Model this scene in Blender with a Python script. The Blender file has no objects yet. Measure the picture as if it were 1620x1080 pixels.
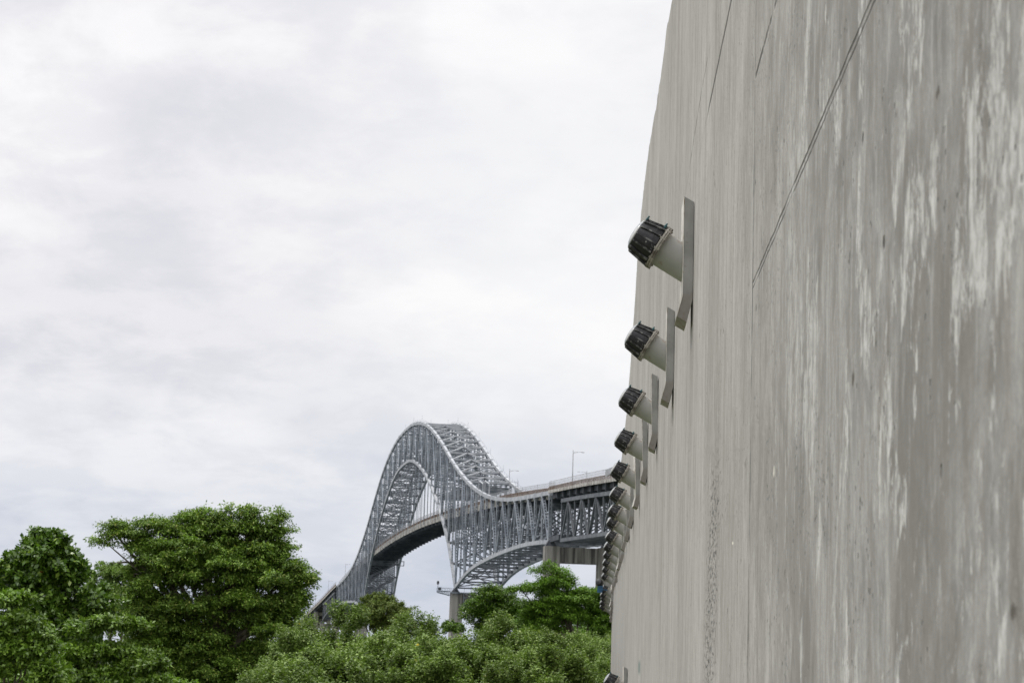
import bpy, math, random
import numpy as np
from mathutils import Vector, Matrix
R = math.radians
random.seed(7)
rng = np.random.default_rng(11)
sc = bpy.context.scene
COL = sc.collection

# ------------------------------------------------------------------ camera
EYE = 12.0                      # eye height above the water
FOC = 3100.0 / 1620.0           # focal length in frame widths
PITCH, ROLL, YH = 0.125002, 0.028279, 1050.916
cam = bpy.data.cameras.new('camera')
cam.sensor_width = 36.0
cam.lens = 36.0 * FOC
cam.shift_y = (YH - 3100 * math.tan(PITCH) - 540.0) / 1620.0
cam.clip_start = 0.2
cam.clip_end = 30000
cam.dof.use_dof = True
cam.dof.focus_distance = 17.5
cam.dof.aperture_fstop = 9.0
camo = bpy.data.objects.new('camera', cam)
COL.objects.link(camo)
cp, sp = math.cos(PITCH), math.sin(PITCH)
right = Vector((1, 0, 0)); fwd = Vector((0, cp, sp)); up = Vector((0, -sp, cp))
cr, sr = math.cos(ROLL), math.sin(ROLL)
# image axes: a = x cos + y sin
cx = right * cr + up * sr
cy = right * -sr + up * cr
m = Matrix((( cx.x, cy.x, -fwd.x, 0), (cx.y, cy.y, -fwd.y, 0), (cx.z, cy.z, -fwd.z, EYE), (0, 0, 0, 1)))
camo.matrix_world = m
sc.camera = camo

def at(px, py, Y):
    """point at distance Y seen at photograph position (px, py)"""
    a = (px - 810) / 3100.0; b = -(py - (YH - 3100 * math.tan(PITCH))) / 3100.0
    d = fwd + cx * a + cy * b
    d = d * (Y / d.y)
    return Vector((d.x, d.y, d.z + EYE))

# ------------------------------------------------------------------ sky and sun
SUN_EL, SUN_ROT = R(58), R(-62)
w = bpy.data.worlds.new('World'); sc.world = w
w.use_nodes = True
nt = w.node_tree; nt.nodes.clear()
N = nt.nodes.new; L = nt.links.new
out = N('ShaderNodeOutputWorld'); bg = N('ShaderNodeBackground'); L(bg.outputs[0], out.inputs[0])
sky = N('ShaderNodeTexSky'); sky.sky_type = 'NISHITA'; sky.sun_disc = False
sky.sun_elevation = SUN_EL; sky.sun_rotation = SUN_ROT; sky.dust_density = 3.0
tc = N('ShaderNodeTexCoord')
sep = N('ShaderNodeSeparateXYZ'); L(tc.outputs['Generated'], sep.inputs[0])
def mth(op, a, b=None, c=None, clamp=False):
    n = N('ShaderNodeMath'); n.operation = op; n.use_clamp = clamp
    for i, v in enumerate((a, b, c)):
        if v is None: continue
        if isinstance(v, (int, float)): n.inputs[i].default_value = v
        else: L(v, n.inputs[i])
    return n.outputs[0]
zc = mth('MAXIMUM', sep.outputs[2], 0.0)
den = mth('ADD', zc, 0.30)
ux = mth('DIVIDE', sep.outputs[0], den); uy = mth('DIVIDE', sep.outputs[1], den)
cmb = N('ShaderNodeCombineXYZ'); L(ux, cmb.inputs[0]); L(uy, cmb.inputs[1])
cmb.inputs[2].default_value = 3.7
def noise(scale, detail, rough, dist=0.0, off=(0, 0, 0)):
    mp = N('ShaderNodeMapping'); mp.inputs['Location'].default_value = off; L(cmb.outputs[0], mp.inputs[0])
    n = N('ShaderNodeTexNoise'); n.inputs['Scale'].default_value = scale
    n.inputs['Detail'].default_value = detail; n.inputs['Roughness'].default_value = rough
    n.inputs['Distortion'].default_value = dist; L(mp.outputs[0], n.inputs[0]); return n.outputs['Fac']
def mrange(v, a, b, c=0.0, d=1.0, smooth=True):
    n = N('ShaderNodeMapRange'); n.interpolation_type = 'SMOOTHSTEP' if smooth else 'LINEAR'
    L(v, n.inputs[0])
    for i, q in enumerate((a, b, c, d)): n.inputs[i + 1].default_value = q
    return n.outputs[0]
n1 = mrange(noise(2.6, 9, 0.55, 0.15), 0.36, 0.62)
n2 = mrange(noise(8.5, 9, 0.60, 0.2, (4, 2, 0)), 0.36, 0.62)
nn = mth('ADD', mth('MULTIPLY', n1, 0.60), mth('MULTIPLY', n2, 0.40))
def mixc(f, a, b):
    n = N('ShaderNodeMix'); n.data_type = 'RGBA'
    if isinstance(f, (int, float)): n.inputs[0].default_value = f
    else: L(f, n.inputs[0])
    for i, v in ((6, a), (7, b)):
        if isinstance(v, tuple): n.inputs[i].default_value = (*v, 1)
        else: L(v, n.inputs[i])
    return n.outputs[2]
lo = mixc(nn, (0.55, 0.61, 0.73), (0.73, 0.765, 0.845))      # cloud base low over the horizon
hi0 = mixc(nn, (0.76, 0.76, 0.81), (1.03, 1.01, 1.015))
azi = mrange(mth('DIVIDE', sep.outputs[0], mth('MAXIMUM', sep.outputs[1], 0.05)), -0.2, 0.04)
bright = mth('MULTIPLY', azi, mth('MULTIPLY', mrange(sep.outputs[2], 0.05, 0.13), mrange(sep.outputs[2], 0.22, 0.40, 1.0, 0.45)))
hi = mixc(mth('MULTIPLY', bright, 0.62), hi0, (1.03, 1.03, 1.03))      # brighter, thinner cloud higher up
elev = mrange(sep.outputs[2], 0.01, 0.17)
cloud = mixc(elev, lo, hi)
# an overcast sky is brighter towards the zenith
zen = mth('ADD', 1.0, mth('MULTIPLY', mrange(sep.outputs[2], 0.30, 0.85), 1.7))
vm = N('ShaderNodeVectorMath'); vm.operation = 'SCALE'; L(cloud, vm.inputs[0]); L(zen, vm.inputs['Scale'])
skn = N('ShaderNodeVectorMath'); skn.operation = 'SCALE'; L(sky.outputs[0], skn.inputs[0]); skn.inputs['Scale'].default_value = 0.09
fin = mixc(0.93, skn.outputs[0], vm.outputs[0])
L(fin, bg.inputs[0]); bg.inputs[1].default_value = 1.0

sun = bpy.data.lights.new('sun', 'SUN'); sun.energy = 1.5; sun.angle = R(12); sun.color = (1, 0.97, 0.92)
suno = bpy.data.objects.new('sun', sun); COL.objects.link(suno)
sd = Vector((math.sin(SUN_ROT) * math.cos(SUN_EL), math.cos(SUN_ROT) * math.cos(SUN_EL), math.sin(SUN_EL)))
suno.rotation_euler = (-sd).to_track_quat('-Z', 'Y').to_euler()
sc.view_settings.view_transform = 'Standard'; sc.view_settings.look = 'None'
sc.view_settings.exposure = 0.0; sc.view_settings.gamma = 1.0

# ------------------------------------------------------------------ materials
class M:
    def __init__(s, name):
        s.m = bpy.data.materials.new(name); s.m.use_nodes = True
        s.t = s.m.node_tree; s.b = s.t.nodes['Principled BSDF']; s.o = s.t.nodes['Material Output']
    def n(s, k, **kw):
        q = s.t.nodes.new(k)
        for a, v in kw.items(): setattr(q, a, v)
        return q
    def l(s, a, b): s.t.links.new(a, b)
    def val(s, sock, v):
        if isinstance(v, (int, float)): sock.default_value = v
        elif isinstance(v, tuple): sock.default_value = v if len(v) == len(sock.default_value) else (*v, 1)
        else: s.l(v, sock)
    def math(s, op, a, b=None, c=None, clamp=False):
        q = s.n('ShaderNodeMath', operation=op, use_clamp=clamp)
        for i, v in enumerate((a, b, c)):
            if v is not None: s.val(q.inputs[i], v)
        return q.outputs[0]
    def mix(s, f, a, b, blend='MIX'):
        q = s.n('ShaderNodeMix', data_type='RGBA', blend_type=blend)
        s.val(q.inputs[0], f); s.val(q.inputs[6], a); s.val(q.inputs[7], b); return q.outputs[2]
    def mapr(s, v, a, b, c=0.0, d=1.0, smooth=True):
        q = s.n('ShaderNodeMapRange', interpolation_type='SMOOTHSTEP' if smooth else 'LINEAR')
        s.l(v, q.inputs[0])
        for i, x in enumerate((a, b, c, d)): q.inputs[i + 1].default_value = x
        return q.outputs[0]
    def coord(s, scale=(1, 1, 1), loc=(0, 0, 0)):
        if not hasattr(s, 'tc'): s.tc = s.n('ShaderNodeTexCoord')
        mp = s.n('ShaderNodeMapping'); mp.inputs['Scale'].default_value = scale; mp.inputs['Location'].default_value = loc
        s.l(s.tc.outputs['Object'], mp.inputs[0]); return mp.outputs[0]
    def noise(s, v, scale=1.0, detail=4, rough=0.5, dist=0.0):
        q = s.n('ShaderNodeTexNoise'); s.l(v, q.inputs[0]); q.inputs['Scale'].default_value = scale
        q.inputs['Detail'].default_value = detail; q.inputs['Roughness'].default_value = rough
        q.inputs['Distortion'].default_value = dist; return q.outputs['Fac']
    def vor(s, v, scale=1.0, feat='F1'):
        q = s.n('ShaderNodeTexVoronoi', feature=feat); s.l(v, q.inputs[0]); q.inputs['Scale'].default_value = scale
        return q
    def bump(s, h, dist=0.01, strength=1.0):
        q = s.n('ShaderNodeBump'); q.inputs['Distance'].default_value = dist; q.inputs['Strength'].default_value = strength
        s.l(h, q.inputs['Height']); s.l(q.outputs[0], s.b.inputs['Normal'])

def simple(name, c1, c2, scale=1.0, rough=0.7, metal=0.0, aniso=(1, 1, 1), lo=0.35, hi=0.65, bump=0.0, detail=5):
    a = M(name); n = a.noise(a.coord(aniso), scale, detail, 0.6)
    a.l(a.mix(a.mapr(n, lo, hi), c1, c2), a.b.inputs['Base Color'])
    a.b.inputs['Roughness'].default_value = rough; a.b.inputs['Metallic'].default_value = metal
    if bump: a.bump(n, bump)
    return a.m

MAT = {}
MAT['steel'] = simple('bridge_paint_grey', (0.125, 0.148, 0.178), (0.29, 0.32, 0.355), 0.5, 0.55, aniso=(1, 1, 0.35))
a = M('chord_paint_grey'); n = a.noise(a.coord((1, 1, 1)), 0.25, 6, 0.65)
c0 = a.mix(a.mapr(n, 0.3, 0.7), (0.24, 0.26, 0.285), (0.41, 0.425, 0.44))
r0 = a.mapr(a.noise(a.coord((1, 1, 1)), 0.9, 7, 0.7), 0.60, 0.72)
a.l(a.mix(r0, c0, (0.17, 0.12, 0.09)), a.b.inputs['Base Color']); a.b.inputs['Roughness'].default_value = 0.55
MAT['chord'] = a.m
MAT['steel_shaded'] = simple('bridge_paint_shaded', (0.06, 0.068, 0.08), (0.13, 0.14, 0.15), 0.35, 0.6)  # bridge paint darkened to carry the deck's shade on the approach trusses
MAT['steel_half_shaded'] = simple('bracing_paint_shaded', (0.075, 0.09, 0.105), (0.19, 0.205, 0.225), 0.5, 0.6)  # bridge paint darkened so the bracing holds its shadows in the colour
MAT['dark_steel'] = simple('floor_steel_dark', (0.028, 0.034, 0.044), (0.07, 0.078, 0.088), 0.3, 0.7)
MAT['rust_rail'] = simple('weathered_railing', (0.11, 0.075, 0.055), (0.22, 0.17, 0.14), 0.8, 0.8)
MAT['fence_wire'] = simple('fence_galvanised', (0.33, 0.34, 0.35), (0.46, 0.46, 0.46), 0.8, 0.5, 0.3)
MAT['fascia'] = simple('deck_concrete', (0.24, 0.225, 0.205), (0.48, 0.465, 0.43), 0.7, 0.85, aniso=(1, 1, 0.5))
MAT['asphalt'] = simple('asphalt', (0.04, 0.04, 0.04), (0.06, 0.06, 0.06), 2.0, 0.9)
a = M('pier_concrete'); st = a.noise(a.coord((0.9, 0.9, 0.05)), 1.0, 6, 0.65); bl = a.noise(a.coord(), 0.2, 4, 0.5)
c0 = a.mix(a.mapr(st, 0.34, 0.66), (0.13, 0.122, 0.108), (0.34, 0.325, 0.295)); a.l(a.mix(a.mapr(bl, 0.3, 0.7, 0, 0.35), c0, (0.2, 0.19, 0.175)), a.b.inputs['Base Color'])
a.b.inputs['Roughness'].default_value = 0.9; MAT['pier'] = a.m
MAT['pier_shaded'] = simple('pier_concrete_stained_shaded', (0.045, 0.042, 0.038), (0.23, 0.22, 0.20), 1.0, 0.9, aniso=(.9, .9, .05), detail=6)  # streaky stains plus the deck's shade, both put into the colour
MAT['lamp_pole'] = simple('lamp_pole_grey', (0.25, 0.26, 0.27), (0.36, 0.37, 0.38), 1.0, 0.5, 0.4)

def leafmat(name, cols, rough=0.45, transl=0.25, spec=0.5):
    a = M(name); g = a.n('ShaderNodeNewGeometry'); rp = a.n('ShaderNodeValToRGB')
    els = rp.color_ramp.elements
    while len(els) < len(cols): els.new(0.5)
    for i, (p, c) in enumerate(cols):
        els[i].position = p; els[i].color = (*c, 1)
    a.l(g.outputs['Random Per Island'], rp.inputs[0])
    # patches of younger and older leaves through the crown
    nz = a.mapr(a.noise(a.coord(), 0.55, 3, 0.6), 0.35, 0.65, 0.80, 1.40)
    hs = a.n('ShaderNodeVectorMath', operation='SCALE'); a.l(rp.outputs[0], hs.inputs[0]); a.l(nz, hs.inputs['Scale'])
    a.l(hs.outputs[0], a.b.inputs['Base Color']); a.b.inputs['Roughness'].default_value = rough
    a.b.inputs['Specular IOR Level'].default_value = spec
    tr = a.n('ShaderNodeBsdfTranslucent'); hb = a.n('ShaderNodeVectorMath', operation='MULTIPLY')
    a.l(hs.outputs[0], hb.inputs[0]); hb.inputs[1].default_value = (1.3, 1.5, 0.6); a.l(hb.outputs[0], tr.inputs[0])
    mx = a.n('ShaderNodeMixShader'); mx.inputs[0].default_value = transl * 0.6
    a.l(a.b.outputs[0], mx.inputs[1]); a.l(tr.outputs[0], mx.inputs[2]); a.l(mx.outputs[0], a.o.inputs[0])
    return a.m
G = lambda *c: c
MAT['leaf_almond'] = leafmat('leaf_almond', [(0, (0.03, 0.065, 0.009)), (0.5, (0.065, 0.125, 0.014)), (0.93, (0.12, 0.20, 0.025)), (0.99, (0.19, 0.26, 0.04))], 0.35)
MAT['leaf_almond_light'] = leafmat('leaf_almond_light', [(0, (0.06, 0.11, 0.014)), (0.5, (0.115, 0.20, 0.024)), (1, (0.19, 0.29, 0.04))], 0.4, 0.3)
MAT['leaf_big'] = leafmat('leaf_feathery', [(0, (0.045, 0.078, 0.014)), (0.5, (0.12, 0.205, 0.032)), (0.9, (0.20, 0.29, 0.05)), (1, (0.25, 0.26, 0.07))], 0.55, 0.3, 0.3)
MAT['leaf_pale'] = leafmat('leaf_pale', [(0, (0.09, 0.15, 0.03)), (0.5, (0.13, 0.20, 0.045)), (1, (0.18, 0.25, 0.06))], 0.6, 0.3, 0.3)
MAT['leaf_shrub'] = leafmat('leaf_shrub', [(0, (0.065, 0.10, 0.022)), (0.5, (0.118, 0.178, 0.040)), (0.9, (0.175, 0.245, 0.064)), (1, (0.25, 0.30, 0.105))], 0.6, 0.3, 0.3)
MAT['leaf_shrub_dark'] = leafmat('leaf_shrub_dark', [(0, (0.06, 0.10, 0.022)), (0.5, (0.115, 0.17, 0.038)), (1, (0.17, 0.235, 0.06))], 0.6, 0.3, 0.3)
MAT['leaf_olive'] = leafmat('leaf_olive', [(0, (0.055, 0.085, 0.02)), (0.5, (0.10, 0.14, 0.03)), (1, (0.16, 0.19, 0.04))], 0.6, 0.25, 0.3)
MAT['leaf_rain'] = leafmat('leaf_rain', [(0, (0.045, 0.085, 0.014)), (0.5, (0.10, 0.19, 0.022)), (1, (0.17, 0.28, 0.035))], 0.5, 0.3, 0.3)
MAT['flower'] = simple('flower_yellow', (0.75, 0.55, 0.03), (0.8, 0.65, 0.08), 1.0, 0.6)
MAT['leaf_red'] = simple('leaf_red', (0.30, 0.05, 0.02), (0.45, 0.10, 0.04), 1.0, 0.5)
MAT['bark'] = simple('bark', (0.06, 0.05, 0.035), (0.15, 0.13, 0.10), 3.0, 0.9, aniso=(1, 1, 0.3), bump=0.02)
MAT['ground'] = simple('ground_grass', (0.05, 0.075, 0.025), (0.12, 0.12, 0.055), 0.15, 0.95, detail=8)
a = M('water'); a.b.inputs['Base Color'].default_value = (0.03, 0.05, 0.05, 1); a.b.inputs['Roughness'].default_value = 0.12
a.bump(a.noise(a.coord((1, 1, 1)), 0.4, 4, 0.6), 0.3, 0.5); MAT['water'] = a.m

# ------------------------------------------------------------------ mesh helpers
class MB:
    def __init__(s): s.v = []; s.f = []
    def add(s, vs, fs):
        o = len(s.v); s.v.extend(tuple(p) for p in vs); s.f.extend([tuple(i + o for i in f) for f in fs])
    def hexa(s, p):      # 8 corners: bottom loop 0-3, top loop 4-7
        s.add(p, [(3, 2, 1, 0), (4, 5, 6, 7), (0, 1, 5, 4), (1, 2, 6, 5), (2, 3, 7, 6), (3, 0, 4, 7)])
    def box(s, x0, x1, y0, y1, z0, z1):
        s.hexa([(x0, y0, z0), (x1, y0, z0), (x1, y1, z0), (x0, y1, z0), (x0, y0, z1), (x1, y0, z1), (x1, y1, z1), (x0, y1, z1)])
    def beam(s, p, q, wd, dp, ref=(1, 0, 0), t0=0.0, t1=0.0):
        """box-section from p to q: wd measured along ref, dp across it"""
        p = Vector(p); q = Vector(q); a = (q - p)
        ln = a.length; a /= ln; p = p + a * t0; q = q - a * t1
        r = Vector(ref); r = (r - a * r.dot(a))
        if r.length < 1e-4: r = Vector((0, 0, 1)) - a * a.z
        r.normalize(); n = a.cross(r)
        r = r * wd / 2; n = n * dp / 2
        c = [-r - n, r - n, r + n, -r + n]
        s.hexa([p + k for k in c] + [q + k for k in c])
    def lattice(s, p, q, wd, dp, ref=(1, 0, 0), pitch=1.0, t0=0.0, t1=0.0):
        """member of two side plates joined by perforated cover plates"""
        p = Vector(p); q = Vector(q); a = (q - p); ln = a.length; a /= ln
        p = p + a * t0; q = q - a * t1; ln -= t0 + t1
        r = Vector(ref); r = (r - a * r.dot(a)).normalized()
        e = r * (wd * 0.36)
        s.beam(p - e, q - e, wd * 0.28, dp, ref); s.beam(p + e, q + e, wd * 0.28, dp, ref)
        k = max(1, int(ln / pitch)); st = ln / k
        for i in range(k):
            c = p + a * (st * (i + 0.5))
            s.beam(c - a * st * 0.26, c + a * st * 0.26, wd * 0.44, dp * 0.9, ref)
    def tube(s, pts, rad, n=8, cap=True):
        o = len(s.v); pts = [Vector(p) for p in pts]
        for i, p in enumerate(pts):
            d = (pts[min(i + 1, len(pts) - 1)] - pts[max(i - 1, 0)]).normalized()
            u = d.cross(Vector((0.3, 0.9, 0.2)) if abs(d.z) > 0.9 else Vector((0, 0, 1))).normalized(); v = d.cross(u)
            r = rad[i] if hasattr(rad, '__len__') else rad
            for j in range(n):
                t = 2 * math.pi * j / n; s.v.append(tuple(p + u * (r * math.cos(t)) + v * (r * math.sin(t))))
        for i in range(len(pts) - 1):
            for j in range(n):
                k = (j + 1) % n
                s.f.append((o + i * n + j, o + i * n + k, o + (i + 1) * n + k, o + (i + 1) * n + j))
        if cap:
            s.f.append(tuple(o + j for j in range(n))[::-1]); s.f.append(tuple(o + (len(pts) - 1) * n + j for j in range(n)))
    def lathe(s, prof, o, axis, n=32, cap=(False, False)):
        """prof: (distance along axis, radius)"""
        a = Vector(axis).normalized(); u = a.orthogonal().normalized(); v = a.cross(u); o = Vector(o); b = len(s.v)
        for (d, r) in prof:
            for j in range(n):
                t = 2 * math.pi * j / n; s.v.append(tuple(o + a * d + u * (r * math.cos(t)) + v * (r * math.sin(t))))
        for i in range(len(prof) - 1):
            for j in range(n):
                k = (j + 1) % n; s.f.append((b + i * n + j, b + i * n + k, b + (i + 1) * n + k, b + (i + 1) * n + j))
        if cap[0]: s.f.append(tuple(b + j for j in range(n))[::-1])
        if cap[1]: s.f.append(tuple(b + (len(prof) - 1) * n + j for j in range(n)))
    def build(s, name, mat, parent=None, smooth=False):
        me = bpy.data.meshes.new(name); me.from_pydata(s.v, [], s.f); me.materials.append(mat)
        if smooth: me.shade_smooth()
        me.update(); return link(name, me, parent)
def link(name, me, parent=None):
    o = bpy.data.objects.new(name, me); COL.objects.link(o)
    if parent: o.parent = parent
    return o
def tag(o, label=None, cat=None, group=None, kind=None):
    for k, v in (('label', label), ('category', cat), ('group', group), ('kind', kind)):
        if v: o[k] = v
    return o
def empty(name, loc, rz=0.0):
    o = bpy.data.objects.new(name, None); COL.objects.link(o); o.location = loc; o.rotation_euler = (0, 0, rz); return o
def copy_tree(o, parent=None):
    c = o.copy(); COL.objects.link(c); c.parent = parent
    for ch in list(o.children): copy_tree(ch, c)
    return c

# ------------------------------------------------------------------ the ground, the canal
def ground_z(x, y):
    d = y + 0.25 * x
    if d < 260: z = 6.0
    elif d < 420: z = 6.0 - (d - 260) / 160 * 9.0
    elif d < 1150: z = -3.0
    elif d < 1400: z = -3.0 + (d - 1150) / 250 * 8.0
    else: z = 5.0
    return z + 0.25 * math.sin(x * 0.07) * math.cos(y * 0.05) * (1 if z > 3 else 0)
xs = sorted(set([-9000, -5000, -2500, -1200, -700] + list(range(-400, 401, 20)) + [700, 1200, 2500, 5000, 9000]))
ys = sorted(set([-3000, -1000, -400] + list(range(-200, 481, 20)) + [700, 1000, 1150, 1200, 1250, 1300, 1350, 1400, 2500, 5000, 9000, 14000]))
b = MB()
for y in ys:
    for x in xs: b.v.append((x, y, ground_z(x, y)))
for j in range(len(ys) - 1):
    for i in range(len(xs) - 1):
        k = j * len(xs) + i; b.f.append((k, k + 1, k + 1 + len(xs), k + len(xs)))
tag(b.build('ground', MAT['ground'], smooth=True), kind='structure')
b = MB(); b.add([(-9000, 250, 0), (9000, 250, 0), (9000, 1500, 0), (-9000, 1500, 0)], [(0, 1, 2, 3)])
tag(b.build('water', MAT['water']), kind='structure')

# ------------------------------------------------------------------ the concrete wall
WALL_H = 0.04416; DW = 0.8
wn = Vector((math.cos(WALL_H), -math.sin(WALL_H), 0)); wu = Vector((math.sin(WALL_H), math.cos(WALL_H), 0))
a = M('wall_concrete')
co = a.coord()                                   # object space: x along the wall, z up from the eye line
sx = a.n('ShaderNodeSeparateXYZ'); a.l(co, sx.inputs[0]); X, Z = sx.outputs[0], sx.outputs[2]
near = a.mapr(X, 5.5, 12.5, 1.0, 0.0)            # darker, more mottled towards the camera end
far = a.math('SUBTRACT', 1.0, near)
blot = a.noise(a.coord((0.55, 1, 0.40)), 1.0, 5, 0.55, 0.4)
blot2 = a.noise(a.coord((1.7, 1, 1.5), (4, 0, 7)), 1.0, 8, 0.66, 0.6)
st1 = a.noise(a.coord((6.0, 1, 2.6)), 1.0, 8, 0.68, 0.4)
st2 = a.noise(a.coord((26.0, 1, 11.0), (3, 0, 8)), 1.0, 7, 0.75, 0.3)
st3 = a.noise(a.coord((3.6, 1, 0.07), (9, 0, 1)), 1.0, 8, 0.78, 0.0)
st4 = a.noise(a.coord((1.1, 1, 0.05), (2, 0, 5)), 1.0, 8, 0.75, 0.0)
fine = a.noise(a.coord((80, 1, 60)), 1.0, 6, 0.8)
base = a.mix(a.mapr(blot, 0.32, 0.68), (0.355, 0.339, 0.312), (0.475, 0.458, 0.428))
base = a.mix(a.math('MULTIPLY', near, 0.80), base, (0.328, 0.320, 0.304))
base = a.mix(a.math('MULTIPLY', a.mapr(blot2, 0.49, 0.60), a.math('ADD', 0.10, a.math('MULTIPLY', near, 0.42))), base, (0.165, 0.157, 0.145))
base = a.mix(a.math('MULTIPLY', a.mapr(st1, 0.50, 0.62), a.math('ADD', 0.24, a.math('MULTIPLY', near, 0.30))), base, (0.15, 0.142, 0.128))
base = a.mix(a.math('MULTIPLY', a.mapr(st3, 0.50, 0.60), a.math('ADD', 0.14, a.math('MULTIPLY', far, 0.46))), base, (0.23, 0.212, 0.185))
base = a.mix(a.math('MULTIPLY', a.mapr(st4, 0.50, 0.58), a.math('MULTIPLY', far, 0.38)), base, (0.26, 0.245, 0.22))
base = a.mix(a.math('MULTIPLY', a.mapr(st3, 0.47, 0.34), a.math('ADD', 0.05, a.math('MULTIPLY', far, 0.45))), base, (0.60, 0.59, 0.56))
base = a.mix(a.math('MULTIPLY', a.mapr(st2, 0.50, 0.64), 0.42), base, (0.21, 0.20, 0.185))
base = a.mix(a.math('MULTIPLY', a.mapr(st2, 0.47, 0.34), 0.36), base, (0.56, 0.55, 0.53))
base = a.mix(a.math('MULTIPLY', a.mapr(fine, 0.45, 0.60), 0.45), base, (0.2, 0.19, 0.18))
# broad dark stains, stronger towards the camera end
big = a.noise(a.coord((0.42, 1, 0.38), (11.2, 0, 6.4)), 1.0, 7, 0.66, 0.7)
base = a.mix(a.math('MULTIPLY', a.mapr(big, 0.47, 0.57), a.math('ADD', 0.05, a.math('MULTIPLY', near, 0.62))), base, (0.155, 0.145, 0.13))
mid = a.noise(a.coord((9.0, 1, 1.9), (1, 0, 16)), 1.0, 9, 0.78, 0.5)
base = a.mix(a.math('MULTIPLY', a.mapr(mid, 0.48, 0.60), a.math('ADD', 0.18, a.math('MULTIPLY', near, 0.22))), base, (0.18, 0.165, 0.14))
base = a.mix(a.math('MULTIPLY', a.mapr(mid, 0.47, 0.36), 0.30), base, (0.58, 0.57, 0.54))
# lime runs: ragged flakes gathered in loose vertical trains
wm = a.noise(a.coord((2.0, 1, 1.3), (1.3, 0, 4)), 1.0, 5, 0.6, 0.5)
wm2 = a.noise(a.coord((7.5, 1, 1.7), (6.3, 0, 1)), 1.0, 5, 0.65, 0.4)
wr = a.noise(a.coord((15.0, 1, 8.0), (5, 0, 2)), 1.0, 10, 0.80, 0.6)
amt = a.math('ADD', a.math('MULTIPLY', a.mapr(wm, 0.48, 0.60), 0.19), a.math('MULTIPLY', a.mapr(wm2, 0.46, 0.58), 0.10))
amt = a.math('ADD', amt, a.mapr(X, 3.6, 6.2, 0.035, 0.0))
wmask = a.mapr(a.math('ADD', wr, amt), 0.665, 0.79)
wmask = a.math('MULTIPLY', wmask, a.mapr(X, 6.5, 10.0, 0.85, 0.14))
wmask = a.math('MULTIPLY', wmask, a.mapr(st2, 0.40, 0.56, 0.25, 1.0))
base = a.mix(wmask, base, (0.62, 0.612, 0.59))
# pits and dark drips
wq = a.noise(a.coord((9, 1, 9)), 1.0, 3, .6)
pc_ = a.n('ShaderNodeVectorMath', operation='ADD'); a.l(a.coord((6.5, 1, 5.0)), pc_.inputs[0]); a.l(a.math('MULTIPLY', wq, .5), pc_.inputs[1])
pv = a.vor(pc_.outputs[0], 1.0); pit = a.mapr(pv.outputs['Distance'], 0.07, 0.15, 1.0, 0.0)
pr = a.n('ShaderNodeSeparateColor'); a.l(pv.outputs['Color'], pr.inputs[0]); pit = a.math('MULTIPLY', pit, a.math('MULTIPLY', a.mapr(pr.outputs[0], 0.86, 0.88), a.mapr(a.noise(a.coord((.8, 1, .8)), 1.0, 3, .5), .42, .55)))
pv2 = a.vor(a.coord((30, 1, 22)), 1.0); pit2 = a.mapr(pv2.outputs['Distance'], 0.14, 0.26, 1.0, 0.0)
pr2 = a.n('ShaderNodeSeparateColor'); a.l(pv2.outputs['Color'], pr2.inputs[0]); pit2 = a.math('MULTIPLY', pit2, a.math('MULTIPLY', a.mapr(pr2.outputs[1], 0.84, 0.87), a.mapr(a.noise(a.coord((1.5, 1, 1.2), (3, 0, 3)), 1.0, 4, .6), .48, .58)))
# honeycombed patch running down the wall
bx = a.math('ABSOLUTE', a.math('SUBTRACT', a.math('ADD', X, a.math('MULTIPLY', Z, 0.3)), 13.6)); band = a.mapr(bx, 0.2, 1.3, 1.0, 0.0)
band = a.math('MULTIPLY', band, a.mapr(Z, 1.0, 2.1, 1.0, 0.0))
spk = a.noise(a.coord((9, 1, 24)), 1.0, 6, 0.8)
spk = a.mapr(a.math('ADD', spk, a.math('MULTIPLY', band, 0.12)), 0.645, 0.68)
spk = a.math('MULTIPLY', spk, band)
# construction joints
wob = a.math('MULTIPLY', a.math('SUBTRACT', a.noise(a.coord((2.5, 1, 2.5)), 1.0, 4, 0.6), 0.5), 0.035)
brk = a.mapr(a.noise(a.coord((2.2, 1, 0.5), (7, 0, 0)), 1.0, 4, 0.7), 0.40, 0.55)
def joint(coord, c, hw, gate=None):
    d = a.math('ABSOLUTE', a.math('SUBTRACT', a.math('ADD', coord, wob), c))
    g = a.mapr(d, hw * 0.4, hw, 1.0, 0.0)
    if gate is not None: g = a.math('MULTIPLY', g, gate)
    return g
ga = a.mapr(X, 10.2, 10.27, 1.0, 0.0)
brk2 = a.mapr(a.noise(a.coord((1.2, 1, 1.4), (2, 0, 0)), 1.0, 5, 0.7), 0.38, 0.55)
j1 = joint(Z, 2.03, 0.010, a.math('MULTIPLY', ga, a.math('ADD', a.math('MULTIPLY', brk2, 0.6), 0.4)))
j1b = joint(Z, 2.0, 0.007, a.math('MULTIPLY', ga, brk2))
j2 = joint(Z, 4.29, 0.03, a.math('MULTIPLY', a.mapr(X, 10.3, 10.5), a.mapr(X, 14.4, 15.2, 1.0, 0.1)))
j3 = joint(Z, 3.15, 0.022, a.math('MULTIPLY', a.mapr(X, 10.15, 10.25, 1, 0), brk))
j5 = joint(Z, 4.78, 0.025, a.math('MULTIPLY', a.math('MULTIPLY', a.mapr(X, 14.5, 15.5), a.mapr(X, 18, 20, 1, 0)), a.math('ADD', .2, a.math('MULTIPLY', brk, .5))))
xw = a.math('ADD', X, a.math('MULTIPLY', wob, 0.5))
d4 = a.math('ABSOLUTE', a.math('SUBTRACT', xw, 10.22)); vr = a.mapr(a.noise(a.coord((0.1, 1, 1.3)), 1.0, 5, 0.7), 0.42, 0.6, 0.15, 0.9)
j4 = a.math('MULTIPLY', a.mapr(d4, 0.012, 0.045, 1.0, 0.0), vr)
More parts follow.
